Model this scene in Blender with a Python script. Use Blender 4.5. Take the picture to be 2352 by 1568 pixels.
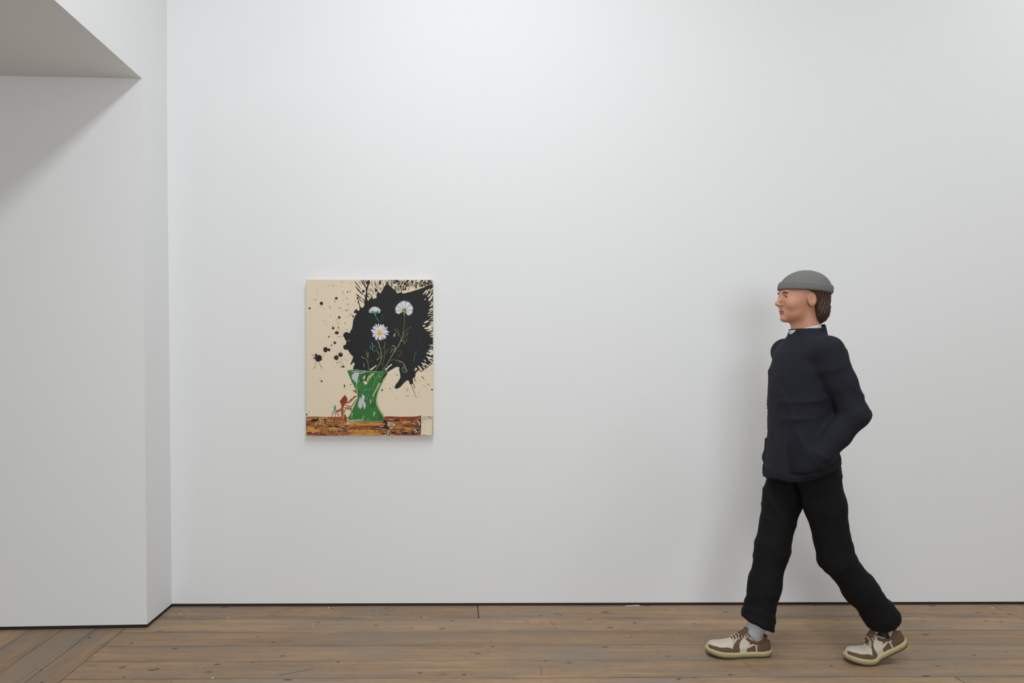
import bpy, bmesh, math, random
import numpy as np
from mathutils import Vector, Matrix, noise as mnoise
from mathutils.geometry import tessellate_polygon

random.seed(7)
rng = np.random.RandomState(11)
S = bpy.context.scene
C = S.collection
for o in list(bpy.data.objects):
    bpy.data.objects.remove(o)

# ------------------------------------------------------------------ camera
CAM_H = 1.35
cam_d = bpy.data.cameras.new('camera')
cam_d.sensor_width = 36.0
cam_d.lens = 24.0
YAW = math.radians(0.4)
cam_d.shift_x = (1176 - 1057) / 2352
cam_d.shift_y = (826 - 784) / 2352
cam_d.clip_start = 0.05
cam = bpy.data.objects.new('camera', cam_d)
C.objects.link(cam)
cam.location = (0, 0, CAM_H)
cam.rotation_euler = (math.pi / 2, 0, -YAW)
S.camera = cam

# ------------------------------------------------------------------ world
W = bpy.data.worlds.new('world')
S.world = W
W.use_nodes = True
W.node_tree.nodes['Background'].inputs[0].default_value = (0.8, 0.88, 1.0, 1)
W.node_tree.nodes['Background'].inputs[1].default_value = 0.05

# ------------------------------------------------------------------ ceiling lights and added fill
def area(name, loc, sx, sy, power, col=(1, 1, 1), rot=(0, 0, 0)):
    d = bpy.data.lights.new(name, 'AREA')
    d.shape = 'RECTANGLE'
    d.size, d.size_y = sx, sy
    d.energy = power
    d.color = col
    o = bpy.data.objects.new(name, d)
    C.objects.link(o)
    o.location = loc
    o.rotation_euler = rot
    return o

LZ = 4.42
area('ceiling_light', (0.15, 0.9, LZ), 0.5, 3.4, 95, (0.91, 0.965, 1.0))
area('ceiling_light.001', (3.8, 1.6, LZ), 0.5, 3.0, 50, (0.92, 0.97, 1.0))
# added cool fill lamps at the opposite wall and side bay, no windows there
area('fill_light', (0.4, -5.15, 2.1), 3.4, 2.2, 152, (0.87, 0.955, 1.0), (math.pi / 2, 0, 0))
area('fill_light.001', (-5.15, -1.5, 1.5), 3.0, 1.8, 18, (0.87, 0.955, 1.0), (math.pi / 2, 0, -math.pi / 2))

vs = S.view_settings
vs.view_transform = 'Standard'
vs.look = 'None'
vs.gamma = 1.0
vs.use_curve_mapping = False
vs.exposure = 0.0

# ------------------------------------------------------------------ helpers
def tag(o, label=None, cat=None, group=None, kind=None):
    if label: o['label'] = label
    if cat: o['category'] = cat
    if group: o['group'] = group
    if kind: o['kind'] = kind
    return o

def mesh_obj(name, verts, faces, mats, parent=None, smooth=False, idx=None):
    me = bpy.data.meshes.new(name)
    me.from_pydata([tuple(map(float, v)) for v in verts], [], [tuple(map(int, f)) for f in faces])
    if not isinstance(mats, (list, tuple)): mats = [mats]
    for m in mats: me.materials.append(m)
    if idx is not None: me.polygons.foreach_set('material_index', idx)
    if smooth: me.polygons.foreach_set('use_smooth', [True] * len(me.polygons))
    me.update()
    o = bpy.data.objects.new(name, me)
    C.objects.link(o)
    if parent: o.parent = parent
    return o

def bm_obj(name, bm, mats, parent=None, smooth=False):
    bmesh.ops.recalc_face_normals(bm, faces=bm.faces)
    me = bpy.data.meshes.new(name)
    bm.to_mesh(me); bm.free()
    if not isinstance(mats, (list, tuple)): mats = [mats]
    for m in mats: me.materials.append(m)
    if smooth: me.polygons.foreach_set('use_smooth', [True] * len(me.polygons))
    o = bpy.data.objects.new(name, me)
    C.objects.link(o)
    if parent: o.parent = parent
    return o

def add_hexa(bm, p):
    """eight points: bottom four (ccw), top four"""
    v = [bm.verts.new(q) for q in p]
    for f in ((3, 2, 1, 0), (4, 5, 6, 7), (0, 1, 5, 4), (1, 2, 6, 5), (2, 3, 7, 6), (3, 0, 4, 7)):
        bm.faces.new([v[i] for i in f])

def add_box(bm, x0, x1, y0, y1, z0, z1):
    add_hexa(bm, [(x0, y0, z0), (x1, y0, z0), (x1, y1, z0), (x0, y1, z0),
                  (x0, y0, z1), (x1, y0, z1), (x1, y1, z1), (x0, y1, z1)])

def empty(name, loc, rz=0):
    o = bpy.data.objects.new(name, None)
    o.empty_display_size = 0.1
    C.objects.link(o)
    o.location = loc
    o.rotation_euler = (0, 0, rz)
    return o

def srgb(r, g, b):
    f = lambda c: (c / 255 / 12.92) if c / 255 <= 0.04045 else ((c / 255 + 0.055) / 1.055) ** 2.4
    return (f(r), f(g), f(b), 1.0)

# ------------------------------------------------------------------ materials
def mat(name, col, rough=0.6, bump=0.0, bscale=200.0, var=0.0, vscale=8.0, metal=0.0, spec=0.5):
    m = bpy.data.materials.new(name)
    m.use_nodes = True
    nt = m.node_tree
    b = nt.nodes['Principled BSDF']
    b.inputs['Base Color'].default_value = col if len(col) == 4 else (*col, 1)
    b.inputs['Roughness'].default_value = rough
    b.inputs['Metallic'].default_value = metal
    b.inputs['Specular IOR Level'].default_value = spec
    tc = nt.nodes.new('ShaderNodeTexCoord')
    if var > 0:
        n = nt.nodes.new('ShaderNodeTexNoise')
        n.inputs['Scale'].default_value = vscale
        n.inputs['Detail'].default_value = 5
        nt.links.new(tc.outputs['Object'], n.inputs['Vector'])
        mx = nt.nodes.new('ShaderNodeMix'); mx.data_type = 'RGBA'
        c = m.node_tree.nodes['Principled BSDF'].inputs['Base Color'].default_value
        mx.inputs[6].default_value = tuple(max(0, v * (1 - var)) for v in c[:3]) + (1,)
        mx.inputs[7].default_value = tuple(min(1, v * (1 + var)) for v in c[:3]) + (1,)
        nt.links.new(n.outputs['Fac'], mx.inputs[0])
        nt.links.new(mx.outputs[2], b.inputs['Base Color'])
    if bump > 0:
        n = nt.nodes.new('ShaderNodeTexNoise')
        n.inputs['Scale'].default_value = bscale
        n.inputs['Detail'].default_value = 3
        nt.links.new(tc.outputs['Object'], n.inputs['Vector'])
        bp = nt.nodes.new('ShaderNodeBump')
        bp.inputs['Strength'].default_value = bump
        bp.inputs['Distance'].default_value = 0.002
        nt.links.new(n.outputs['Fac'], bp.inputs['Height'])
        nt.links.new(bp.outputs['Normal'], b.inputs['Normal'])
    return m

def wood_mat():
    m = bpy.data.materials.new('worn_pine_boards')
    m.use_nodes = True
    nt = m.node_tree; N = nt.nodes; L = nt.links
    b = N['Principled BSDF']
    tc = N.new('ShaderNodeTexCoord'); oi = N.new('ShaderNodeObjectInfo')
    mul = N.new('ShaderNodeMath'); mul.operation = 'MULTIPLY'; mul.inputs[1].default_value = 37.0
    L.new(oi.outputs['Random'], mul.inputs[0])
    comb = N.new('ShaderNodeCombineXYZ')
    L.new(mul.outputs[0], comb.inputs['X']); L.new(mul.outputs[0], comb.inputs['Z'])
    add = N.new('ShaderNodeVectorMath'); add.operation = 'ADD'
    L.new(tc.outputs['Object'], add.inputs[0]); L.new(comb.outputs[0], add.inputs[1])

    def scaled(s):
        v = N.new('ShaderNodeVectorMath'); v.operation = 'MULTIPLY'
        v.inputs[1].default_value = s
        L.new(add.outputs[0], v.inputs[0])
        return v.outputs[0]

    def noise(vec, sc, det=6, dist=0.0):
        n = N.new('ShaderNodeTexNoise')
        n.inputs['Scale'].default_value = sc; n.inputs['Detail'].default_value = det
        n.inputs['Distortion'].default_value = dist
        L.new(vec, n.inputs['Vector'])
        return n.outputs['Fac']

    def ramp(fac, pts):
        r = N.new('ShaderNodeValToRGB')
        el = r.color_ramp.elements
        while len(el) < len(pts): el.new(0.5)
        for e, (p, c) in zip(el, pts):
            e.position = p
            e.color = c if len(c) == 4 else (*c, 1)
        L.new(fac, r.inputs[0])
        return r.outputs[0]

    def mix(fac, a, c, mode='MIX'):
        x = N.new('ShaderNodeMix'); x.data_type = 'RGBA'; x.blend_type = mode
        for s, v in ((0, fac), (6, a), (7, c)):
            if isinstance(v, (tuple, float, int)): x.inputs[s].default_value = v
            else: L.new(v, x.inputs[s])
        return x.outputs[2]

    g1 = noise(scaled((0.9, 14, 14)), 1.6, 7, 0.6)
    base = ramp(g1, [(0.30, WOOD[0]), (0.5, WOOD[1]), (0.68, WOOD[2])])
    g2 = noise(scaled((1.0, 45, 45)), 2.0, 4)
    base = mix(0.35, base, ramp(g2, [(0.35, (0.82, 0.80, 0.78)), (0.65, (1.08, 1.07, 1.05))]), 'MULTIPLY')
    mt = noise(scaled((9, 26, 26)), 1.3, 6, 0.4)
    base = mix(0.55, base, ramp(mt, [(0.34, (0.80, 0.79, 0.78)), (0.5, (1, 1, 1)), (0.68, (1.10, 1.09, 1.06))]), 'MULTIPLY')
    # grey foot-worn patches, long along the grain
    gp = ramp(noise(scaled((1.0, 4.0, 4.0)), 1.7, 5), [(0.48, (0, 0, 0)), (0.66, (0.75, 0.75, 0.75))])
    base = mix(gp, base, WOOD[3])
    # grime towards the joints of each board (dirt, broken up by noise)
    sep = N.new('ShaderNodeSeparateXYZ'); L.new(tc.outputs['Object'], sep.inputs[0])
    ab = N.new('ShaderNodeMath'); ab.operation = 'ABSOLUTE'; L.new(sep.outputs['Y'], ab.inputs[0])
    mr = N.new('ShaderNodeMapRange'); mr.inputs[1].default_value = 0.05; mr.inputs[2].default_value = 0.085
    L.new(ab.outputs[0], mr.inputs[0])
    gn = ramp(noise(scaled((1.5, 8, 8)), 2.0, 4), [(0.45, (0, 0, 0)), (0.62, (0.8, 0.8, 0.8))])
    gm = N.new('ShaderNodeMath'); gm.operation = 'MULTIPLY'
    L.new(mr.outputs[0], gm.inputs[0]); L.new(gn, gm.inputs[1])
    base = mix(gm.outputs[0], base, WOOD[4])
    # knots, nail holes and pits
    def spots(vec, sc, r0, r1, keep):
        v = N.new('ShaderNodeTexVoronoi'); v.inputs['Scale'].default_value = sc
        L.new(vec, v.inputs['Vector'])
        s = ramp(v.outputs['Distance'], [(r0, (1, 1, 1)), (r1, (0, 0, 0))])
        sp = N.new('ShaderNodeSeparateColor'); L.new(v.outputs['Color'], sp.inputs[0])
        gt = N.new('ShaderNodeMath'); gt.operation = 'GREATER_THAN'; gt.inputs[1].default_value = keep
        L.new(sp.outputs[0], gt.inputs[0])
        mm = N.new('ShaderNodeMath'); mm.operation = 'MULTIPLY'
        L.new(s, mm.inputs[0]); L.new(gt.outputs[0], mm.inputs[1])
        return mm.outputs[0]
    k1 = spots(scaled((0.62, 1, 0.05)), 8.0, 0.03, 0.11, 0.55)
    base = mix(k1, base, WOOD[5])
    k2 = spots(scaled((0.5, 1, 0.05)), 21.0, 0.07, 0.14, 0.64)
    base = mix(k2, base, WOOD[6])
    k4 = spots(scaled((0.7, 1, 0.05)), 55.0, 0.08, 0.2, 0.86)
    base = mix(k4, base, WOOD[5])
    k3 = spots(scaled((0.3, 1, 0.05)), 15.0, 0.05, 0.12, 0.6)
    base = mix(k3, base, WOOD[6])
    hs = N.new('ShaderNodeHueSaturation')
    mv = N.new('ShaderNodeMapRange'); mv.inputs[3].default_value = 0.88; mv.inputs[4].default_value = 1.1
    L.new(oi.outputs['Random'], mv.inputs[0]); L.new(mv.outputs[0], hs.inputs['Value'])
    L.new(base, hs.inputs['Color'])
    L.new(hs.outputs[0], b.inputs['Base Color'])
    b.inputs['Roughness'].default_value = 0.55
    b.inputs['Specular IOR Level'].default_value = 0.3
    bp = N.new('ShaderNodeBump'); bp.inputs['Strength'].default_value = 0.25; bp.inputs['Distance'].default_value = 0.001
    L.new(g2, bp.inputs['Height']); L.new(bp.outputs['Normal'], b.inputs['Normal'])
    return m

WOOD = [srgb(146, 122, 98), srgb(160, 132, 104), srgb(172, 142, 110),
        srgb(140, 127, 114), srgb(120, 109, 98), srgb(98, 80, 64), srgb(64, 52, 42)]
M_wall = mat('white_wall_paint', (0.83, 0.832, 0.835), 0.95, 0.05, 60, 0.006, 1.5, spec=0.0)
M_ceil = mat('white_ceiling_paint', (0.84, 0.84, 0.84), 0.8, spec=0.2)
M_black = mat('black_painted_batten', srgb(34, 31, 30), 0.6, 0.1, 60, 0.25, 20)
M_sub = mat('dark_subfloor', srgb(38, 28, 20), 0.9)
M_wood = wood_mat()
M_scr = mat('dirt_in_scratch', srgb(84, 68, 54), 0.8)
M_chip = mat('white_plaster_crumb', srgb(225, 220, 210), 0.8)

# ------------------------------------------------------------------ room
WY = 3.747            # face of the back wall
PX, PY = -1.5525, 3.448   # free corner of the projecting wall on the left
SX, SZ = -1.579, 2.766    # edge of the lowered ceiling
CZ = 4.45
XR, XL, YF = 9.0, -5.2, -5.2
GAP = 0.0155

def struct(name, bm, m, label):
    o = bm_obj(name, bm, m)
    return tag(o, label, None, None, 'structure')

bm = bmesh.new(); add_box(bm, SX - 0.1, XR + 0.2, WY, WY + 0.15, GAP, CZ)
struct('wall_back', bm, M_wall, 'tall plain white gallery wall that the painting hangs on')
# projecting wall: face turned about 2 degrees, free edge a little out of plumb
dxf = XL - PX
yl = PY + dxf * 0.036
bm = bmesh.new()
add_hexa(bm, [(XL, yl, GAP + .003), (PX, PY, GAP + .003), (PX + 0.002, WY + 0.1, GAP), (XL, WY + 0.1, GAP),
              (XL, yl, SZ + .0005), (SX, PY, SZ + .0005), (SX, WY + 0.1, SZ + .0005), (XL, WY + 0.1, SZ + .0005)])
struct('wall_left', bm, M_wall, 'white projecting wall under the lowered ceiling')
bm = bmesh.new(); add_box(bm, XL, SX, YF, WY + 0.1, SZ, CZ)
struct('ceiling_left', bm, M_ceil, 'lowered white ceiling over the side bay')
bm = bmesh.new(); add_box(bm, XL - 0.2, XR + 0.2, YF - 0.2, WY + 0.15, CZ, CZ + 0.15)
struct('ceiling', bm, M_ceil, 'white gallery ceiling')
bm = bmesh.new(); add_box(bm, XR, XR + 0.15, YF, WY, 0, CZ)
struct('wall_right', bm, M_wall, 'plain white side wall of the gallery')
bm = bmesh.new(); add_box(bm, XL - 0.2, XR + 0.2, YF - 0.15, YF, 0, CZ)
struct('wall_front', bm, M_wall, 'plain white wall opposite the painting')
bm = bmesh.new(); add_box(bm, XL - 0.15, XL, YF, WY, 0, SZ)
struct('wall_side_bay', bm, M_wall, 'plain white end wall of the side bay')

# recessed black batten in the shadow gap at the foot of the walls
def wavy_strip(name, p0, p1, ht, depth, label, n=60):
    bm = bmesh.new()
    p0, p1 = Vector(p0), Vector(p1)
    d = (p1 - p0).normalized(); nrm = Vector((-d.y, d.x, 0))
    ra = []
    for i in range(n + 1):
        p = p0.lerp(p1, i / n)
        h = ht + 0.0008 * mnoise.noise((p.x * 3, p.y * 3, 1.3)) + 0.0006 * mnoise.noise((p.x * 15, p.y * 15, 4))
        q = p + nrm * depth
        ra.append([bm.verts.new((p.x, p.y, 0.0005)), bm.verts.new((p.x, p.y, h)),
                   bm.verts.new((q.x, q.y, h)), bm.verts.new((q.x, q.y, 0.0005))])
    for a, c in zip(ra, ra[1:]):
        for k in range(4):
            bm.faces.new((a[k], c[k], c[(k + 1) % 4], a[(k + 1) % 4]))
    bm.faces.new(ra[0]); bm.faces.new(ra[-1][::-1])
    o = bm_obj(name, bm, M_black)
    return tag(o, label, None, None, 'structure')

wavy_strip('baseboard_back', (PX - 0.02, WY + 0.002, 0), (XR, WY + 0.002, 0), GAP + 0.003, 0.03,
           'thin black batten at the foot of the back wall')
wavy_strip('baseboard_left', (XL, yl + 0.005, 0), (PX - 0.006, PY + 0.005, 0), GAP + 0.006, 0.03,
           'thin black batten at the foot of the projecting wall')
wavy_strip('baseboard_side', (PX - 0.001, PY + 0.006, 0), (PX + 0.001, WY + 0.006, 0), GAP + 0.006, 0.03,
           'short black batten on the return of the projecting wall', 12)

# ------------------------------------------------------------------ floor boards
bm = bmesh.new(); add_box(bm, XL, XR, YF, WY + 0.1, -0.06, -0.024)
floor = struct('floor', bm, M_sub, 'worn brown pine floorboards')

def plank(cx, cy, length, width, rot=0.0, z=0.0, skew=0.0, seed=0):
    g = 0.0019
    hl, hw, bv = length / 2 - g, width / 2 - g, 0.0016
    bm = bmesh.new()
    r0 = [(-hl, -hw), (hl, -hw), (hl, hw), (-hl, hw)]
    r1 = [(-hl + bv, -hw + bv), (hl - bv, -hw + bv), (hl - bv, hw - bv), (-hl + bv, hw - bv)]
    a = [bm.verts.new((x, y, -0.024)) for x, y in r0]
    b_ = [bm.verts.new((x, y, -bv * 0.8)) for x, y in r0]
    c = [bm.verts.new((x, y, 0)) for x, y in r1]
    bm.faces.new(a[::-1]); bm.faces.new(c)
    for lo, hi in ((a, b_), (b_, c)):
        for i in range(4):
            bm.faces.new((lo[i], lo[(i + 1) % 4], hi[(i + 1) % 4], hi[i]))
    o = bm_obj('floorboard', bm, M_wood, floor)
    o.location = (cx, cy, z)
    o.rotation_euler = (0, 0, rot)
    return o

BX = -1.661      # where the cross boards of the side bay meet the long boards
RX = 2.953       # where the cross boards on the other side begin
ys = [WY + 0.03, 3.5636, 3.395, 3.229, 3.068, 2.900]
while ys[-1] > YF: ys.append(ys[-1] - 0.166)
rr = random.Random(5)
for i, (y1, y0) in enumerate(zip(ys, ys[1:])):
    x0 = PX - 0.05 if i == 0 else BX
    joints = {0: [0.122], 5: [2.128]}.get(i)
    if joints is None:
        joints = [] if i < 5 else [rr.uniform(-1.0, 2.3)]
    xs = [x0] + joints + [RX]
    for a, b_ in zip(xs, xs[1:]):
        plank((a + b_) / 2, (y0 + y1) / 2, b_ - a, y1 - y0, 0, rr.uniform(-0.0006, 0))
xs = [BX, -1.805, -1.968, -2.124]
while xs[-1] > XL: xs.append(xs[-1] - 0.158)
for a, b_ in zip(xs, xs[1:]):
    plank((a + b_) / 2, (PY + 0.05 + YF) / 2, PY + 0.05 - YF, a - b_, math.pi / 2, rr.uniform(-0.0006, 0))
xs = [RX]
while xs[-1] < XR: xs.append(xs[-1] + 0.165)
for a, b_ in zip(xs, xs[1:]):
    plank((a + b_) / 2, (WY + 0.03 + YF) / 2, WY + 0.03 - YF, b_ - a, math.pi / 2, rr.uniform(-0.0006, 0))

# plaster crumbs lying along the foot of the wall
crumbs = [(-0.78, 3.716, 3), (-0.753, 3.712, 2.4), (-0.722, 3.600, 3), (-0.724, 3.47, 3), (-0.47, 3.708, 2.2), (-0.426, 3.700, 2.2), (-0.398, 3.712, 2.2),
          (-0.322, 3.718, 2.2), (-0.303, 3.680, 3), (-0.247, 3.712, 2.4), (-0.165, 3.582, 3), (0.452, 3.717, 2.4), (0.588, 3.695, 3), (0.718, 3.712, 2.4), (0.625, 3.668, 2.4),
          (0.840, 3.333, 3), (-1.463, 3.640, 3.6), (-1.433, 3.668, 4), (-1.41, 3.60, 3.4), (-1.19, 3.582, 4), (-1.03, 2.905, 5), (0.37, 2.86, 3.4), (-1.45, 3.700, 3), (-0.69, 3.722, 5), (-0.665, 3.722, 4), (2.925, 3.695, 4)]
crr = random.Random(3)
cm = []
for v in range(4):
    bm = bmesh.new()
    bmesh.ops.create_icosphere(bm, subdivisions=1, radius=1.0)
    for q in bm.verts: q.co = Vector((q.co.x * crr.uniform(.7, 1.4), q.co.y * crr.uniform(.6, 1.1), max(q.co.z, -.3) * .45 + .13))
    me = bpy.data.meshes.new('plaster_crumb'); bm.to_mesh(me); bm.free(); me.materials.append(M_chip); cm.append(me)
for x, y, r in crumbs:
    o = bpy.data.objects.new('plaster_crumb', crr.choice(cm)); C.objects.link(o)
    o.location = (x, y, 0.0); o.scale = (r / 1000,) * 3; o.rotation_euler = (0, 0, crr.uniform(0, 6))
    tag(o, 'tiny white plaster crumb lying on the floorboards', 'crumb', 'plaster crumbs along the wall')
# pale splinter caught against the black batten
bm = bmesh.new(); add_hexa(bm, [(0.93, 3.7385, 0.0), (1.012, 3.741, 0.0), (1.012, 3.744, 0.0), (0.93, 3.741, 0.0), (0.935, 3.7395, 0.0025), (1.01, 3.7415, 0.004), (1.01, 3.7435, 0.004), (0.935, 3.7405, 0.0025)])
tag(bm_obj('splinter', bm, M_chip), 'thin pale splinter lying against the black batten', 'splinter')
# scratches worn into the boards
for pts, w in (([(0.375, 3.010), (0.372, 2.96), (0.368, 2.912)], .0022), ([(0.49, 3.545), (0.498, 3.48), (0.515, 3.40)], .002), ([(1.29, 3.05), (1.30, 2.93)], .0016), ([(-0.62, 2.99), (-0.70, 2.95), (-0.76, 2.93)], .003)):
    bm = bmesh.new(); L_, R_ = [], []
    for p, q in zip(pts, pts[1:]):
        d_ = (Vector(q) - Vector(p)).normalized() * w / 2
        v = [bm.verts.new((p[0] - d_.y, p[1] + d_.x, .0004)), bm.verts.new((p[0] + d_.y, p[1] - d_.x, .0004)), bm.verts.new((q[0] + d_.y * .6, q[1] - d_.x * .6, .0004)), bm.verts.new((q[0] - d_.y * .6, q[1] + d_.x * .6, .0004))]
        bm.faces.new(v)
    bm_obj('scratch', bm, M_scr, floor)

# ------------------------------------------------------------------ painting on canvas
# artwork is laid out in its own plane: u, v in units of 1/423 m from the canvas centre
PU = 1 / 422.4
PC = (849.0, 821.0)
PAINT_X = (PC[0] - 1046) * PU + 0.0
PAINT_Z = CAM_H - (PC[1] - 826) * PU
CT = 0.034     # canvas depth
painting = empty('painting', (PAINT_X, WY, PAINT_Z))
tag(painting, 'unframed canvas of white daisies in a green vase before a black ink splash', 'painting')

def pcol(name, r, g, b, rough=0.55, var=0.0, vs=40):
    return mat(name, srgb(r, g, b), rough, 0.0, 1, var, vs, spec=0.25)

K_canvas = mat('raw_primed_canvas', srgb(230, 213, 188), 0.85, 0.15, 900, 0.025, 5, spec=0.1)
K_ink = pcol('black_ink', 28, 27, 29, 0.5)
K_inkb = pcol('brown_black_ink', 44, 32, 27, 0.5)
K_cream = pcol('cream_ground', 234, 221, 196, 0.8)
K_green = pcol('green_paint', 54, 116, 54, 0.5, 0.2, 22)
K_dgreen = pcol('dark_green_paint', 42, 100, 50, 0.5, 0.2, 60)
K_teal = pcol('teal_paint', 60, 150, 135, 0.5, 0.25, 90)
K_lgreen = pcol('pale_green_paint', 150, 185, 140, 0.6, 0.15, 60)
K_halo = pcol('green_wash', 178, 186, 130, 0.8, 0.08, 30)
K_grey = pcol('lilac_grey_paint', 196, 194, 196, 0.6, 0.12, 110)
K_white = pcol('white_paint', 228, 228, 234, 0.6, 0.1, 160)
K_pink = pcol('pinkish_white_paint', 220, 205, 214, 0.6, 0.1, 160)
K_yel = pcol('yellow_paint', 222, 172, 52, 0.6, 0.25, 200)
K_olive = pcol('olive_paint', 112, 112, 66, 0.6, 0.3, 120)
K_sage = pcol('sage_paint', 150, 150, 118, 0.6, 0.2, 120)
K_red = pcol('red_brown_paint', 140, 56, 28, 0.6, 0.25, 60)
K_rust = pcol('rust_paint', 158, 86, 44, 0.6, 0.25, 60)
K_och = pcol('ochre_paint', 196, 140, 62, 0.6, 0.2, 60)
K_let = pcol('green_lettering', 44, 72, 40, 0.6)

def table_mat():
    m = bpy.data.materials.new('streaked_orange_brown_paint')
    m.use_nodes = True
    nt = m.node_tree; N = nt.nodes; L = nt.links
    b = N['Principled BSDF']; b.inputs['Roughness'].default_value = 0.55
    tc = N.new('ShaderNodeTexCoord')
    def nz(sx, sz, sc, det):
        mp = N.new('ShaderNodeMapping'); mp.inputs['Scale'].default_value = (sx, 1, sz)
        L.new(tc.outputs['Object'], mp.inputs[0])
        n = N.new('ShaderNodeTexNoise'); n.inputs['Scale'].default_value = sc; n.inputs['Detail'].default_value = det
        L.new(mp.outputs[0], n.inputs[0]); return n.outputs['Fac']
    r = N.new('ShaderNodeValToRGB'); el = r.color_ramp.elements
    cols = [(0.30, srgb(110, 42, 22)), (0.42, srgb(158, 82, 38)), (0.52, srgb(186, 118, 50)), (0.6, srgb(204, 150, 76)), (0.72, srgb(150, 76, 40))]
    while len(el) < len(cols): el.new(0.5)
    for e, (p, c) in zip(el, cols): e.position = p; e.color = c
    L.new(nz(0.5, 2.2, 14, 5), r.inputs[0])
    r2 = N.new('ShaderNodeValToRGB'); e2 = r2.color_ramp.elements
    e2[0].position = 0.60; e2[0].color = (0, 0, 0, 1); e2[1].position = 0.64; e2[1].color = (1, 1, 1, 1)
    L.new(nz(0.35, 3.6, 34, 4), r2.inputs[0])
    mx = N.new('ShaderNodeMix'); mx.data_type = 'RGBA'
    L.new(r2.outputs[0], mx.inputs[0]); L.new(r.outputs[0], mx.inputs[6]); mx.inputs[7].default_value = srgb(44, 34, 26)
    L.new(mx.outputs[2], b.inputs['Base Color'])
    return m
K_table = table_mat()

class Paint:
    """flat paint marks collected into one part of the painting"""
    def __init__(self): self.v, self.f, self.mi, self.mats, self.n, self.hold = [], [], [], [], 0, False
    def slot(self, m):
        if m not in self.mats: self.mats.append(m)
        return self.mats.index(m)
    def poly(self, pts, m, lay, clip=True):
        if clip:
            pts = [(min(max(x, 703.6), 994.4), min(max(y, 642.6), 999.6)) for x, y in pts]
        if not self.hold: self.n += 1
        y = -CT - 0.00025 * lay - 2.5e-6 * (self.n % 90)
        q = [Vector(((p[0] - PC[0]) * PU, y, -(p[1] - PC[1]) * PU)) for p in pts]
        try: tris = tessellate_polygon([q])
        except Exception: return
        n = len(self.v)
        self.v += q
        s = self.slot(m)
        for t in tris:
            a, b_, c = [q[i] for i in t]
            nn = (b_ - a).cross(c - a)
            if nn.length < 1e-12: continue
            t = t if nn.y < 0 else t[::-1]
            self.f.append(tuple(n + i for i in t)); self.mi.append(s)
    def blob(self, x, y, rx, ry, m, lay, n=14, jit=0.12, ang=0.0):
        ca, sa = math.cos(ang), math.sin(ang)
        pts = []
        for i in range(n):
            a = 2 * math.pi * i / n
            k = 1 + random.uniform(-jit, jit)
            px, py = rx * k * math.cos(a), ry * k * math.sin(a)
            pts.append((x + px * ca - py * sa, y + px * sa + py * ca))
        self.poly(pts, m, lay)
    def splat(self, x, y, r, m, lay, n=44, spike=0.5):
        pts = []
        for i in range(n):
            a = 2 * math.pi * i / n
            k = 1 + (random.uniform(0.1, spike) if i % 2 == 0 and random.random() < .6 else random.uniform(-.08, .05))
            pts.append((x + r * k * math.cos(a), y + r * k * math.sin(a)))
        self.poly(pts, m, lay)
    def stroke(self, pts, w0, w1, m, lay, wm=None):
        """tapered brush stroke along a polyline"""
        P = [Vector(p) for p in smooth_line(pts)]
        L_, R_ = [], []
        n = len(P)
        for i, p in enumerate(P):
            d = (P[min(i + 1, n - 1)] - P[max(i - 1, 0)])
            if d.length < 1e-9: continue
            d.normalize(); nn = Vector((-d.y, d.x))
            t = i / max(1, n - 1)
            w = w0 + (w1 - w0) * t
            if wm is not None: w = w + (wm - (w0 + w1) / 2) * 4 * t * (1 - t)
            w *= 0.5 * (1 + 0.12 * math.sin(i * 1.7)) * min(1, 0.3 + 0.7 * math.sqrt(min(t, 1 - t) / 0.14))
            L_.append(p + nn * w); R_.append(p - nn * w)
        self.n += 1; self.hold = True
        for i in range(len(L_) - 1):
            self.poly([L_[i], L_[i + 1], R_[i + 1], R_[i]], m, lay)
        self.hold = False
    def build(self, name):
        return mesh_obj(name, self.v, self.f, self.mats, painting, idx=self.mi)

def smooth_line(pts, k=4):
    if len(pts) < 3:
        return [tuple(Vector(pts[0]).lerp(Vector(pts[1]), t / 4)) for t in range(5)]
    out = []
    n = len(pts)
    for i in range(n - 1):
        p0, p1, p2, p3 = [Vector(pts[min(max(j, 0), n - 1)]) for j in (i - 1, i, i + 1, i + 2)]
        for s in range(k):
            t = s / k
            out.append(tuple(0.5 * ((2 * p1) + (p2 - p0) * t + (2 * p0 - 5 * p1 + 4 * p2 - p3) * t * t + (3 * p1 - p0 - 3 * p2 + p3) * t ** 3)))
    out.append(tuple(pts[-1]))
    return out

def Z(ox, oy, s, *pts):
    return [(ox + x / s, oy + y / s) for x, y in pts]

# canvas on its stretcher
bm = bmesh.new()
hw, hh = 146 * PU, 179 * PU
add_box(bm, -hw, hw, -CT, -0.006, -hh, hh)
bmesh.ops.bevel(bm, geom=[e for e in bm.edges], offset=0.002, segments=2, affect='EDGES')
canvas_o = bm_obj('canvas', bm, K_canvas, painting)
bm = bmesh.new()
for a in ((-hw + .02, -hw + .06, -hh + .02, hh - .02), (hw - .06, hw - .02, -hh + .02, hh - .02),
          (-hw + .06, hw - .06, -hh + .02, -hh + .06), (-hw + .06, hw - .06, hh - .06, hh - .02)):
    add_box(bm, a[0], a[1], -0.006, -0.0002, a[2], a[3])
bm_obj('stretcher_bar', bm, mat('pine_stretcher', srgb(190, 160, 120), 0.7), painting)

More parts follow.
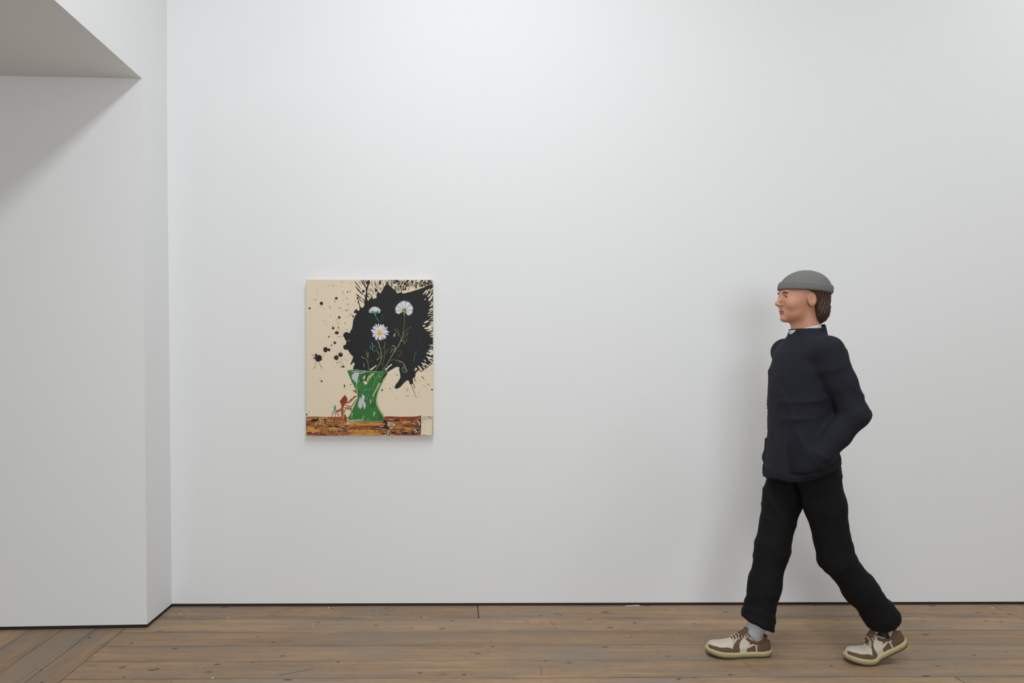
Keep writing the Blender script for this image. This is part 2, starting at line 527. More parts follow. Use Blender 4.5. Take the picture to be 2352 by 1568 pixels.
# --- ink splash
ink = Paint()
outline = [(811, 849), (812.3, 840.4), (815.4, 836.3), (812.8, 831.4), (806.2, 838.2), (805, 836), (809, 826), (811.4, 819), (807, 814.5),
    (804, 810.8), (798.5, 802.7), (791.6, 803), (788.3, 797.6), (789.2, 793), (794.5, 790.7), (795.8, 785), (793.5, 781), (788.3, 770),
    (789.7, 766), (794.5, 762.2), (799.3, 763.2), (803.5, 765), (805.5, 758.4), (808.8, 753.6), (810.8, 740), (812.7, 731.6),
    (814.6, 727.8), (819.4, 719.6), (815, 718.6), (814.1, 713.4), (819.4, 708.7), (822, 714), (826.5, 711.8), (825, 699), (820, 684), (824, 689),
    (828.6, 705), (831.8, 707.4), (835.6, 704), (837.3, 699), (836.6, 692), (838, 686), (838.7, 679.6), (840.6, 672.5), (840, 662), (836, 655),
    (832.9, 652), (828.4, 643.5), (832, 645), (838, 654), (842.5, 660), (846, 651), (849, 643.2), (850, 650), (846, 658), (844.5, 664.5), (843.2, 672.5),
    (844.8, 679.6), (843, 685), (845.4, 691.5), (849.4, 686), (853.4, 682.3), (854.3, 674), (855.2, 683), (858, 687), (861, 684), (864, 685.6),
    (865.9, 675), (867.7, 669), (870.8, 671), (873.9, 674.3), (878.4, 666), (882.9, 658), (887.3, 652), (889, 643.2), (890.9, 652.9),
    (896.3, 656.4), (902.5, 662.7), (909, 667), (911.4, 673.0), (917, 672.4), (922, 670.7), (926, 674), (931, 673.2), (938, 671), (946, 669),
    (955, 666), (965, 662.7), (973, 660), (980, 657), (988, 654), (994.4, 651), (994.4, 700), (994.4, 760), (994.4, 800), (994.4, 829), (985, 837),
    (976, 845), (967, 853.8), (962.3, 849.3), (957.9, 852.9), (954.3, 858.2), (954.3, 863.6), (950.7, 868), (947.6, 869), (949, 876),
    (948, 879.6), (944.9, 884), (940.9, 880.5), (940, 875.2), (936.4, 873), (932.9, 874.3), (925.7, 881.4), (921, 887), (916.8, 890.4), (910.5, 893),
    (907, 891), (906.5, 888.2), (908.8, 883.2), (915, 875.2), (919.5, 867), (919.4, 861), (918.6, 856.4), (916.8, 849.3), (917.7, 843.5), (913, 842.3), (908.8, 843),
    (899.8, 848.4), (890, 854.6), (884, 862), (815, 862)]
dense = []
for a, b_ in zip(outline, outline[1:] + outline[:1]):
    a, b_ = Vector(a), Vector(b_)
    n = max(1, int((b_ - a).length / 2.2))
    for i in range(n):
        p = a.lerp(b_, i / n)
        if i and p.x < 993 and p.y < 860: p += Vector((random.uniform(-.45, .45), random.uniform(-.45, .45)))
        dense.append(tuple(p))
ink.poly(dense, K_ink, 2)
SC = Vector((905, 765))
def radial(P, x, y, ln, w, m, lay, ctr=SC, wob=0.12):
    p = Vector((x, y)); d = (p - ctr).normalized()
    a = math.atan2(d.y, d.x) + random.uniform(-wob, wob)
    d = Vector((math.cos(a), math.sin(a)))
    P.stroke([tuple(p - d * ln / 2), tuple(p + d * ln * 0.1), tuple(p + d * ln / 2)], w * .35, w * .35, m, lay, wm=w)
# streaks thrown towards the upper edge
for x, y, l, w in ((822, 655, 24, 2.0), (825, 668, 20, 2.4), (824, 680, 16, 2.6), (821, 662, 18, 1.2), (834, 676, 20, 1.4), (836, 690, 16, 1.6),
                   (829, 690, 18, 1.5), (855, 668, 18, 1.2), (863, 655, 14, 2.0), (862, 664, 10, 2.2), (842, 650, 18, 2.2), (836, 647, 14, 2.0),
                   (827, 650, 12, 1.0), (875, 664, 10, 1.4), (880, 655, 12, 1.2), (870, 650, 10, 1.2)):
    radial(ink, x, y, l, w, K_inkb, 3)
for x, y, rx, ry in ((846, 648, 3.4, 5.2), (873, 649, 2.4, 5.8), (864.5, 667, 2.8, 3.4), (835, 668.5, 3.2, 3.2), (821.5, 684, 2.6, 2.2), (822.3, 695, 1.4, 1.4),
                     (920, 658, 3, 3.2), (912, 645.5, 3.6, 2.6), (930, 652, 2.6, 4.0), (947, 647, 3.4, 3), (975, 649, 3.6, 2.8), (969, 656.5, 3.2, 2.2), (968, 645, 2.6, 1.8),
                     (936, 646, 2, 3.4), (905, 649, 2, 2.4), (958, 650, 2, 3.4), (817, 716, 4.2, 3.0), (811.5, 726.5, 1.8, 2.4)):
    ink.blob(x, y, rx, ry, K_inkb, 3, jit=.18)
for k in range(190):
    x = random.uniform(889, 993); yb = 668 - max(0, (x - 915)) * 0.16
    y = random.uniform(643, yb)
    radial(ink, x, y, random.uniform(3, 11), random.uniform(.6, 2.0), K_inkb, 3, Vector((900, 740)), .3)
for k in range(70):
    x = random.uniform(844, 890); y = random.uniform(643, 684 - abs(x - 852) * .3)
    radial(ink, x, y, random.uniform(2, 8), random.uniform(.5, 1.2), K_inkb, 3, wob=.2)
# bare canvas showing between the streaks along the side
crm = []
for x, y, l, w in ((976, 671, 15, 2.6), (983, 668, 14, 2.4), (986, 677, 14, 2.4), (991, 665, 12, 2.6), (980, 674, 10, 1.8), (990, 672, 10, 1.8),
                   (976.5, 687, 5, 1.8), (988, 686, 12, 4.2), (991, 681, 10, 2.4), (990, 701, 9, 3.0), (993, 696, 6, 2.4), (991, 712, 11, 1.8), (990, 709, 8, 1.6),
                   (985, 719, 5, 2.2), (991, 729, 7, 2.2), (979, 739, 12, 3.8), (973.5, 748, 6, 3.4), (983, 753, 17, 5.0), (990, 748, 14, 4.6), (987, 758, 15, 3.2),
                   (992, 742, 8, 3), (991, 768, 9, 2.6), (992, 773, 7, 2.2), (993, 763, 6, 3), (991, 793, 7, 2.8), (991, 806, 11, 5.4), (986, 812, 14, 4.0), (992, 811, 6, 5),
                   (984, 821, 12, 3.4), (990, 822, 12, 2.6), (976, 828, 8, 2.0), (988, 828, 13, 2.0), (972, 836, 11, 3.2), (961, 840.6, 3, 2.2), (955.5, 847, 6, 4.4), (964, 844, 7, 4.0),
                   (967, 848.5, 8, 4.4), (981, 838.5, 18, 3.0), (974, 844, 12, 2.6), (953, 850, 6, 1.2)):
    radial(ink, x, y, l, w, K_cream, 3, Vector((900, 775)), .12)
for k in range(46):
    y = random.uniform(660, 828)
    radial(ink, random.uniform(985, 994), y, random.uniform(3, 8), random.uniform(.6, 1.6), K_cream, 3, Vector((900, 775)), .25)
for x, y in ((796, 782.5), (801.5, 782.8), (802, 781), (866, 826), (870, 822), (869, 824)):
    ink.blob(x, y, .7, .8, K_cream, 3)
# trails at the lower edge
for p, w in (([(945, 884), (952, 902), (957, 914.5)], 1.0), ([(948, 878), (951.5, 886), (953, 892)], 1.4), ([(951, 869), (955.5, 877)], 2.0),
             ([(968, 864), (975, 871)], 1.8), ([(981, 880), (986, 886)], 1.2), ([(936, 889), (936.5, 900)], 1.0), ([(994, 832.5), (981, 843), (967, 853.8)], 2.0)):
    ink.stroke(p, w, w * .6, K_inkb, 4)
# droplets
for x, y, r in ((711.7, 707.7, 2.2), (738.7, 696.7, 3.9), (772.7, 685, 3.1), (779.5, 728.8, 2.9), (765.5, 753.4, 2.9), (777.5, 752, 1.5), (755.3, 773.7, 1.5),
                (798.6, 670.4, 1.6), (769.4, 787, 3.1), (761.8, 792.7, 1.6), (756, 803, 3.3), (726, 814.7, 2.9), (721.5, 822.6, 1.6), (775, 832.5, 1.3),
                (783.8, 842.2, 1.4), (739, 875, 2.0), (806, 882.8, 1.2), (896, 892, 1.2), (992.3, 894.7, 1.9), (911.9, 861, 1.2), (704.8, 951.5, 2.0), (738, 704.5, .8),
                (757.7, 771.5, 1.0), (744.4, 816, .9), (786.5, 670, 0.9), (816.6, 691, 1.0), (778.5, 757.5, .7), (797.7, 757, 1.0), (792.4, 742, 1.0), (710.5, 945.5, .9),
                (729, 664, .7), (729, 671, .6), (740.5, 656, .6), (755, 655.6, .8), (784.6, 647, .9), (809, 648, .6)):
    ink.blob(x, y, r, r, K_inkb, 3, jit=.08, n=16)
ink.blob(774, 764, 4.6, 3.6, K_inkb, 3); ink.blob(788.8, 841.6, 2.8, 2.2, K_inkb, 3)
ink.blob(791.6, 885.5, 1.5, 3.0, K_inkb, 3); ink.stroke([(791.4, 887), (790.4, 892)], 1.2, .8, K_inkb, 3)
ink.blob(877.6, 895.6, 2.4, 1.7, K_ink, 3, ang=-.5)
ink.splat(731.8, 822.3, 7.6, K_ink, 3, 60, .4)
ink.splat(748, 802.7, 5.0, K_inkb, 3, 44, .45); ink.blob(748, 802.7, 4.6, 6.2, K_inkb, 3)
ink.splat(772.5, 821, 5.0, K_inkb, 3, 40, .4); ink.splat(782.5, 814.3, 4.9, K_inkb, 3, 40, .3)
for p, w in (([(725.5, 831), (724.5, 841), (719.5, 846.5)], .9), ([(733, 832), (737, 840), (740.6, 846.5)], .9), ([(724, 820), (720, 816), (715, 813)], .9),
             ([(777, 827), (781, 831), (786, 837)], .6), ([(761, 700), (766, 706), (768.5, 711)], 0), ([(755, 702.6), (761.5, 708)], 1.0), ([(777, 705), (784, 709)], 1.1),
             ([(721.5, 686.5), (727.5, 690)], .8), ([(768, 690), (771, 694.5)], 1.2), ([(758, 723), (761.5, 725.5)], .8), ([(794.5, 710), (797.5, 714.6)], 1.8),
             ([(803.5, 718.5), (811.5, 726)], 1.0), ([(763, 654), (766, 658.5)], .8), ([(788.5, 672), (791, 676.5)], .9), ([(796.5, 683), (799, 688.5)], 1.0),
             ([(804, 667), (805, 671)], 1.2), ([(774, 772.4), (787, 772.8)], .7), ([(770, 735), (776, 743), (778.5, 748)], .3), ([(719.5, 864), (718, 867)], .6), ([(735, 867.5), (735.6, 872)], .7)):
    if w > 0: ink.stroke(p, w * .6, w, K_inkb, 3)
for k in range(230):
    a = random.uniform(2.2, 4.3); rdist = abs(random.gauss(0, 1)) * 42 + 96
    x, y = SC.x + rdist * math.cos(a), SC.y + rdist * math.sin(a) * 1.15
    if not (705 < x < 815 and 645 < y < 845): continue
    if random.random() < .55: ink.blob(x, y, random.uniform(.25, .75), random.uniform(.25, .75), K_inkb, 3, n=7)
    else: radial(ink, x, y, random.uniform(1, 3.2), random.uniform(.4, .9), K_inkb, 3)
for k in range(80):
    a = random.uniform(0.45, 1.9); rdist = random.uniform(112, 165)
    x, y = SC.x + rdist * math.cos(a) * .8, SC.y + rdist * math.sin(a)
    if not (894 < x < 993 and 848 < y < 915): continue
    radial(ink, x, y, random.uniform(.8, 3.5), random.uniform(.4, .9), K_inkb, 3)
o = ink.build('ink_splash'); tag(o, 'black ink splash with thrown droplets and streaks')

# --- table band with scribbles
tb = Paint()
tb.poly([(703.6, 957), (720, 956.2), (745, 957), (790, 956.6), (830, 958), (880, 957.5), (884, 956.5), (890, 955.6), (920, 956.6), (950, 956.4), (962, 955), (967, 953.6), (968.5, 961), (967, 970), (967, 985), (966.5, 999.6), (703.6, 999.6)], K_table, 1)
for p, w, m in (([(883, 958.5), (905, 959), (930, 960), (966, 959)], 5.0, K_red), ([(704, 957.5), (725, 957), (748, 958)], 1.6, K_red), ([(704, 994), (730, 995), (752, 997)], 5, K_red),
                ([(752, 959), (772, 960), (790, 962)], 5, K_rust), ([(800, 974), (840, 974.5), (878, 973)], 5, K_och), ([(905, 997), (935, 997), (960, 996)], 4, K_red),
                ([(723, 974), (735, 972), (748, 976)], 6, K_och), ([(800, 990), (840, 989), (870, 990)], 7, K_och), ([(770, 996), (790, 996), (810, 993)], 4, K_rust),
                ([(908, 975), (918, 972), (925, 969)], 5, K_rust), ([(930, 985), (940, 984), (948, 988)], 5, K_och), ([(925, 970), (938, 968), (955, 974)], 4, K_och)):
    tb.stroke(p, w, w * .8, m, 2)
# black smears and bare slivers
for x, y, rx, ry in ((722, 964, 9, 3), (730, 962, 4, 2), (714, 966.5, 6, 1.0), (747, 965, 3, 5), (772, 978, 6, 1.3), (778, 980, 8, 1.2), (795, 978, 5, 1.2), (788, 984, 5, 1.0), (792, 987.5, 5, .9),
                     (886, 977, 5.5, 8), (884, 968, 5, 3), (890, 983, 7, 3), (897, 966, 8, 1.4), (902, 971, 8, 1.0), (873, 982, 10, 1.2), (862, 980, 9, 1.1), (855, 985, 6, .8),
                     (905, 980, 11, .9), (912, 965, 6, 2.4), (931, 977, 8, 1.4), (939, 979, 5, .8), (926, 986, 7, 1), (960, 985, 5, 4), (950, 995, 6, 2.6), (930, 994, 8, 2.5), (964, 964, 2, 4), (966, 978, 1.6, 9),
                     (704.6, 974, 1.0, 3), (704.4, 983, .8, 3.4), (704.4, 961, .7, 2), (882, 996, 10, 1.4), (902, 993, 6, 2.4), (893, 996, 2.4, 3), (760, 978.8, 9, .9), (740, 999, 16, .7), (840, 978.6, 18, .6)):
    tb.blob(x, y, rx, ry, K_inkb if random.random() < .4 else K_ink, 3, n=18, jit=.35)
for p, w in (([(732, 961), (738, 965), (745, 965)], 1.1), ([(704.5, 962), (711, 966), (718, 962)], .9), ([(782, 981), (793, 978.5)], .9), ([(780, 985), (792, 985.5)], .8), ([(893, 963), (903, 965)], 1.2),
             ([(889, 974), (903, 972.5), (908, 978)], 2.0), ([(890, 970), (902, 969)], 1.4), ([(893, 983), (905, 980)], 1.0), ([(888, 998), (884, 998.5)], 3.0), ([(894, 997), (888, 994)], 2.2),
             ([(958, 966), (964, 972), (962, 978)], 2.0), ([(957, 983), (963, 985)], 1.2), ([(862, 983), (876, 984)], .8), ([(945, 986), (956, 988), (953, 995)], 1.6), ([(949, 970), (951, 975)], 1.6),
             ([(879, 974.5), (886, 974.4)], .8), ([(878, 978.5), (884, 978)], .7), ([(798, 960), (799, 970), (797, 975)], 2.6), ([(740, 958.6), (744, 960.4)], .9)):
    tb.stroke(p, w, w * .7, K_cream, 4)
for k in range(150):
    x = random.uniform(706, 964)
    if 795 < x < 862 and random.random() < .6: continue
    y = random.uniform(959, 998)
    if 800 < x < 882 and y < 969: continue
    l = random.uniform(1.5, 8); m = random.choice([K_inkb, K_inkb, K_ink, K_cream, K_cream, K_red, K_och])
    tb.stroke([(x, y), (x + l * .5, y + random.uniform(-.6, .6)), (x + l, y + random.uniform(-1, 1))], .25, .3, m, 4, wm=random.uniform(.5, 1.2))
# plain strip with specks at the end of the band
tb.poly([(967.5, 956), (992.5, 956), (993, 999.6), (967.3, 999.6)], K_canvas, 2)
for k in range(120):
    x = random.uniform(968, 992); y = 956 + abs(random.gauss(0, 1)) * 6 if random.random() < .6 else random.uniform(956, 990)
    if x > 978 and y > 968: continue
    tb.blob(x, min(y, 995), random.uniform(.2, .5), random.uniform(.4, 1.2), K_ink, 3, n=6)
for y in range(957, 999, 3): tb.blob(993.2, y, .7, random.uniform(.8, 2), K_ink, 3, n=7)
for x in (971, 973, 975.5, 978): tb.blob(x, 998.6, .7, .9, K_ink, 3, n=7)
# hand lettering in two rows
zz = lambda *p: Z(695, 940, 15.174, *p)
zr = lambda *p: Z(845, 940, 15.174, *p)
for p, w in ((zz((600, 440), (560, 430), (530, 490), (530, 560), (580, 610), (615, 580), (600, 545), (575, 560)), .8), (zz((590, 440), (600, 480)), 1.6),
             (zz((695, 440), (690, 520), (700, 610)), .7), (zz((610, 570), (690, 565)), .6), (zz((770, 330), (790, 430), (800, 540)), 2.4), (zz((800, 440), (860, 400), (900, 440), (895, 530)), 1.3),
             (zz((1100, 340), (1090, 440), (1095, 545)), 1.6), (zz((1100, 570), (1150, 520), (1200, 530), (1210, 600)), 1.4), (zz((1120, 595), (1300, 600)), .7),
             (zz((1420, 400), (1425, 530)), 1.3), (zz((430, 620), (450, 680), (510, 640), (525, 700)), 1.3), (zz((640, 700), (690, 680), (700, 740), (650, 760), (630, 710)), 1.3),
             (zz((790, 670), (830, 650), (850, 700)), 1.1), (zz((870, 690), (890, 750), (920, 740), (900, 660)), 1.2), (zz((900, 660), (930, 740), (960, 750)), 1.0),
             (zz((1030, 680), (1035, 780)), 1.0), (zz((1120, 680), (1160, 790)), .9), (zz((1240, 670), (1260, 770), (1330, 760), (1320, 700)), 1.3), (zz((1250, 690), (1340, 790)), .9),
             (zz((1380, 690), (1370, 800)), .7), (zz((1780, 490), (1850, 560), (1880, 600)), 1.1), (zz((1620, 660), (1750, 640), (1880, 640)), 1.6), (zz((1750, 720), (1820, 800)), 1.0),
             (zz((1950, 620), (2010, 770)), 1.1), (zz((2270, 630), (2200, 640), (2220, 700), (2260, 740), (2200, 790)), .9), (zz((2300, 760), (2350, 755)), .8),
             (zr((960, 420), (1010, 330), (1030, 420), (1080, 330), (1080, 430)), 1.4), (zr((1220, 350), (1240, 400)), 1.4), (zr((1340, 360), (1390, 400)), 1.4), (zr((1510, 470), (1540, 410), (1580, 470), (1540, 490)), 1.3),
             (zr((1670, 420), (1690, 520)), 1.2), (zr((1110, 600), (1130, 510), (1190, 500), (1210, 560), (1160, 580)), .9), (zr((470, 740), (540, 800), (620, 720), (680, 880)), 1.4), (zr((640, 700), (660, 880)), 1.2),
             (zr((790, 760), (820, 700), (860, 690)), 1.4), (zr((920, 690), (960, 740), (1010, 800)), 1.2), (zr((1120, 700), (1150, 800), (1200, 700), (1130, 760)), 1.2), (zr((1230, 700), (1230, 850)), 1.0),
             (zr((1520, 660), (1530, 850)), 1.6), (zr((1530, 670), (1600, 700), (1540, 750), (1610, 790), (1540, 840)), 1.3), (zr((1700, 740), (1790, 700)), 1.3)):
    tb.stroke(p, w, w * .85, K_let, 5)
o = tb.build('painted_table'); tag(o, 'orange and brown painted band with green hand lettering')

# --- little red-brown figure
fg = Paint()
zf = lambda *p: Z(770, 840, 11.2, *p)
zg = lambda *p: Z(690, 820, 7.35, *p)
fg.poly(zf((252, 735), (262, 762), (290, 790), (318, 850), (312, 900), (280, 940), (240, 985), (215, 1040), (165, 1060), (160, 1000), (140, 950), (122, 930), (125, 885), (155, 870), (180, 820), (225, 780)), K_red, 6)
fg.poly(zf((165, 1040), (230, 1040), (215, 1110), (225, 1200), (245, 1290), (290, 1330), (285, 1420), (230, 1430), (200, 1380), (155, 1290), (150, 1180), (140, 1110)), K_rust, 6)
fg.poly(zf((250, 1230), (275, 1260), (290, 1400), (240, 1430)), K_red, 7)
for p, w, m in ((zf((200, 1040), (280, 950), (360, 930), (430, 870), (500, 800), (560, 780)), 3.2, K_rust), (zf((370, 900), (420, 870), (450, 830)), 4.5, K_rust), (zf((470, 810), (530, 780)), 5, K_rust),
                (zf((270, 1010), (340, 1030), (420, 1040), (470, 960), (550, 850)), 2.2, K_rust), (zf((430, 1020), (470, 970), (500, 900)), 1.6, K_olive), (zf((240, 1075), (320, 1080), (420, 1090)), 3.2, K_rust),
                (zf((270, 1080), (330, 1110), (400, 1100)), 2.4, K_sage), (zf((270, 1110), (220, 1220), (195, 1380)), 3.6, K_sage), (zf((420, 1080), (400, 1170)), 3.2, K_rust), (zf((465, 635), (510, 645), (545, 690)), 4.2, K_rust),
                (zf((0, 1200), (70, 1140), (150, 1100)), 1.6, K_rust), (zf((40, 1160), (60, 1240), (110, 1300)), 1.0, K_rust), (zf((90, 1140), (110, 1200)), 1.0, K_olive),
                (zg((530, 945), (560, 910), (600, 890)), 1.0, K_red), (zg((600, 895), (650, 900), (690, 870)), 1.6, K_rust), (zg((580, 935), (540, 970), (525, 1040), (520, 1160)), 1.0, K_red), (zg((595, 940), (590, 1020), (575, 1090)), 1.0, K_red),
                (zg((575, 930), (640, 915), (690, 890)), 2.0, K_rust), (zg((630, 940), (660, 990)), .9, K_olive), (zg((725, 1060), (730, 1140)), .9, K_red)):
    fg.stroke(p, w, w * .8, m, 7)
fg.stroke(zg((583, 808), (585, 850), (582, 900)), 1.6, 3.0, K_teal, 8, wm=4.6)
o = fg.build('painted_figure'); tag(o, 'small red-brown painted figure leaning on the vase')

# --- vase
va = Paint()
body = [(797.7, 850.7), (806.6, 848.8), (832, 849.8), (872.7, 852.0), (891.5, 850.9), (889.2, 856), (881.6, 869.5), (876.5, 879), (872.7, 887), (868.5, 898), (865.5, 908), (863.8, 917.7), (864.6, 928.4), (869, 938),
        (874.5, 947), (880.7, 957), (881.4, 966), (866, 966.4), (850, 967), (822, 966.6), (799.3, 967), (800.6, 958.8), (807.5, 945.4), (814.6, 929.3), (821.6, 914), (820.9, 906), (818, 895), (807.5, 874.8)]
va.poly([(890, 858), (884, 871), (876, 886), (870.5, 898), (867.6, 908), (866.4, 918), (868, 928), (873, 939), (879, 948), (884.5, 957), (878, 960), (862, 930), (860, 915), (868, 890), (880, 862)], K_halo, 4)
va.poly(body, K_green, 5)
for pts, m in ((zf((1000, 400), (1060, 300), (1190, 160), (1300, 190), (1180, 420), (1060, 640), (1000, 640)), K_green), (zf((620, 240), (780, 180), (1000, 170), (860, 220), (720, 290), (690, 380), (640, 420), (610, 330)), K_dgreen),
               (zf((840, 840), (960, 880), (1040, 1000), (1000, 1100), (900, 1050)), K_dgreen), (zf((990, 180), (1060, 170), (1040, 330), (960, 600), (880, 760), (860, 690), (950, 500)), K_dgreen),
               (zf((560, 480), (600, 620), (640, 720), (590, 760), (555, 640)), K_dgreen), (zf((1100, 1180), (1210, 1300), (1230, 1400), (1120, 1400)), K_dgreen)):
    va.poly(pts, m, 6)
for pts, m in ((zf((430, 240), (470, 190), (520, 160), (600, 170), (612, 240), (588, 300), (575, 380), (570, 465), (545, 440), (520, 400), (500, 420), (480, 340), (455, 370), (432, 330)), K_grey),
               (zf((700, 705), (722, 750), (768, 775), (755, 850), (735, 905), (765, 930), (785, 965), (785, 1050), (760, 1115), (735, 1080), (718, 1010), (705, 960), (695, 1060), (672, 1075), (645, 1115), (612, 1060), (590, 1040), (600, 930), (622, 860), (642, 785), (655, 850), (690, 800)), K_grey),
               (zf((780, 220), (735, 265), (705, 300), (715, 375), (745, 345), (778, 320), (785, 260)), K_halo), (zf((1005, 170), (930, 200), (850, 270), (810, 330), (805, 380), (845, 430), (880, 350), (950, 260), (1010, 200)), K_halo),
               (zf((770, 370), (782, 400), (830, 370), (806, 415), (838, 450), (812, 452), (832, 485), (795, 460), (770, 500), (768, 455), (735, 470), (755, 435), (705, 425), (750, 410), (728, 375), (760, 395)), K_cream),
               (zf((1125, 430), (1165, 450), (1100, 570), (1030, 700), (985, 805), (965, 800), (970, 740), (1040, 600)), K_halo)):
    va.poly(pts, m, 7)
for p, w, m in ((zf((805, 210), (800, 300), (770, 390)), 3.6, K_ink), (zf((700, 330), (740, 370), (780, 380)), 1.2, K_ink), (zf((790, 370), (830, 410)), 1.4, K_ink), (zf((1330, 170), (1240, 300), (1165, 435)), 4.2, K_ink),
                (zf((1165, 470), (1090, 620), (1020, 760)), 1.6, K_dgreen), (zf((1040, 690), (1010, 830)), 1.2, K_ink), (zf((545, 450), (560, 580), (585, 730)), 2.0, K_lgreen), (zf((410, 145), (560, 138), (700, 130), (880, 150)), 1.8, K_grey),
                (zf((320, 118), (480, 98), (620, 102)), 1.2, K_lgreen), (zf((880, 150), (1010, 145), (1160, 145)), 1.0, K_lgreen), (zf((600, 180), (660, 190), (780, 150)), 2.4, K_grey), (zf((895, 865), (912, 920), (905, 985)), 2.6, K_grey),
                (zf((1000, 1175), (1000, 1240), (990, 1305)), 3.6, K_lgreen), (zf((1030, 1180), (1040, 1240)), 1.4, K_lgreen), (zf((440, 1200), (430, 1270), (438, 1370)), 1.8, K_lgreen), (zf((440, 1210), (450, 1260)), 3.0, K_lgreen),
                (zf((740, 1285), (715, 1340), (700, 1385)), 2.4, K_lgreen), (zf((335, 1395), (460, 1400), (600, 1385), (745, 1395)), 2.6, K_lgreen), (zf((370, 1420), (560, 1400), (730, 1400)), 1.4, K_grey), (zf((800, 1380), (920, 1382)), 1.2, K_lgreen),
                (zf((745, 645), (780, 600), (830, 600)), 1.0, K_lgreen), (zf((845, 800), (800, 885)), 1.0, K_lgreen), (zf((905, 570), (870, 650)), 1.6, K_lgreen), (zf((990, 240), (1020, 350), (960, 560), (945, 640)), .9, K_lgreen),
                (zf((1150, 180), (1090, 280), (1020, 360)), .8, K_lgreen), (zf((615, 530), (600, 580)), 1.0, K_lgreen), (zf((1140, 260), (1160, 290)), 1.6, K_cream), (zf((580, 960), (565, 1080)), .8, K_lgreen),
                (zf((940, 850), (960, 920)), 1.4, K_lgreen), (zf((620, 330), (610, 430)), 1.4, K_lgreen), (zf((335, 1430), (600, 1436), (900, 1432), (1230, 1425)), 1.2, K_halo), (zf((1240, 320), (1200, 400)), 1.0, K_lgreen),
                (zf((860, 700), (862, 760)), .8, K_lgreen), (zf((950, 470), (860, 560)), 1.6, K_green)):
    va.stroke(p, w, w * .7, m, 8)
for x, y in ((908, 238), (845, 305), (850, 372), (880, 330)):
    q = zf((x, y))[0]; va.blob(q[0], q[1], .8, .8, K_ink, 9, n=8)
o = va.build('painted_vase'); tag(o, 'green painted hourglass vase with grey highlights')

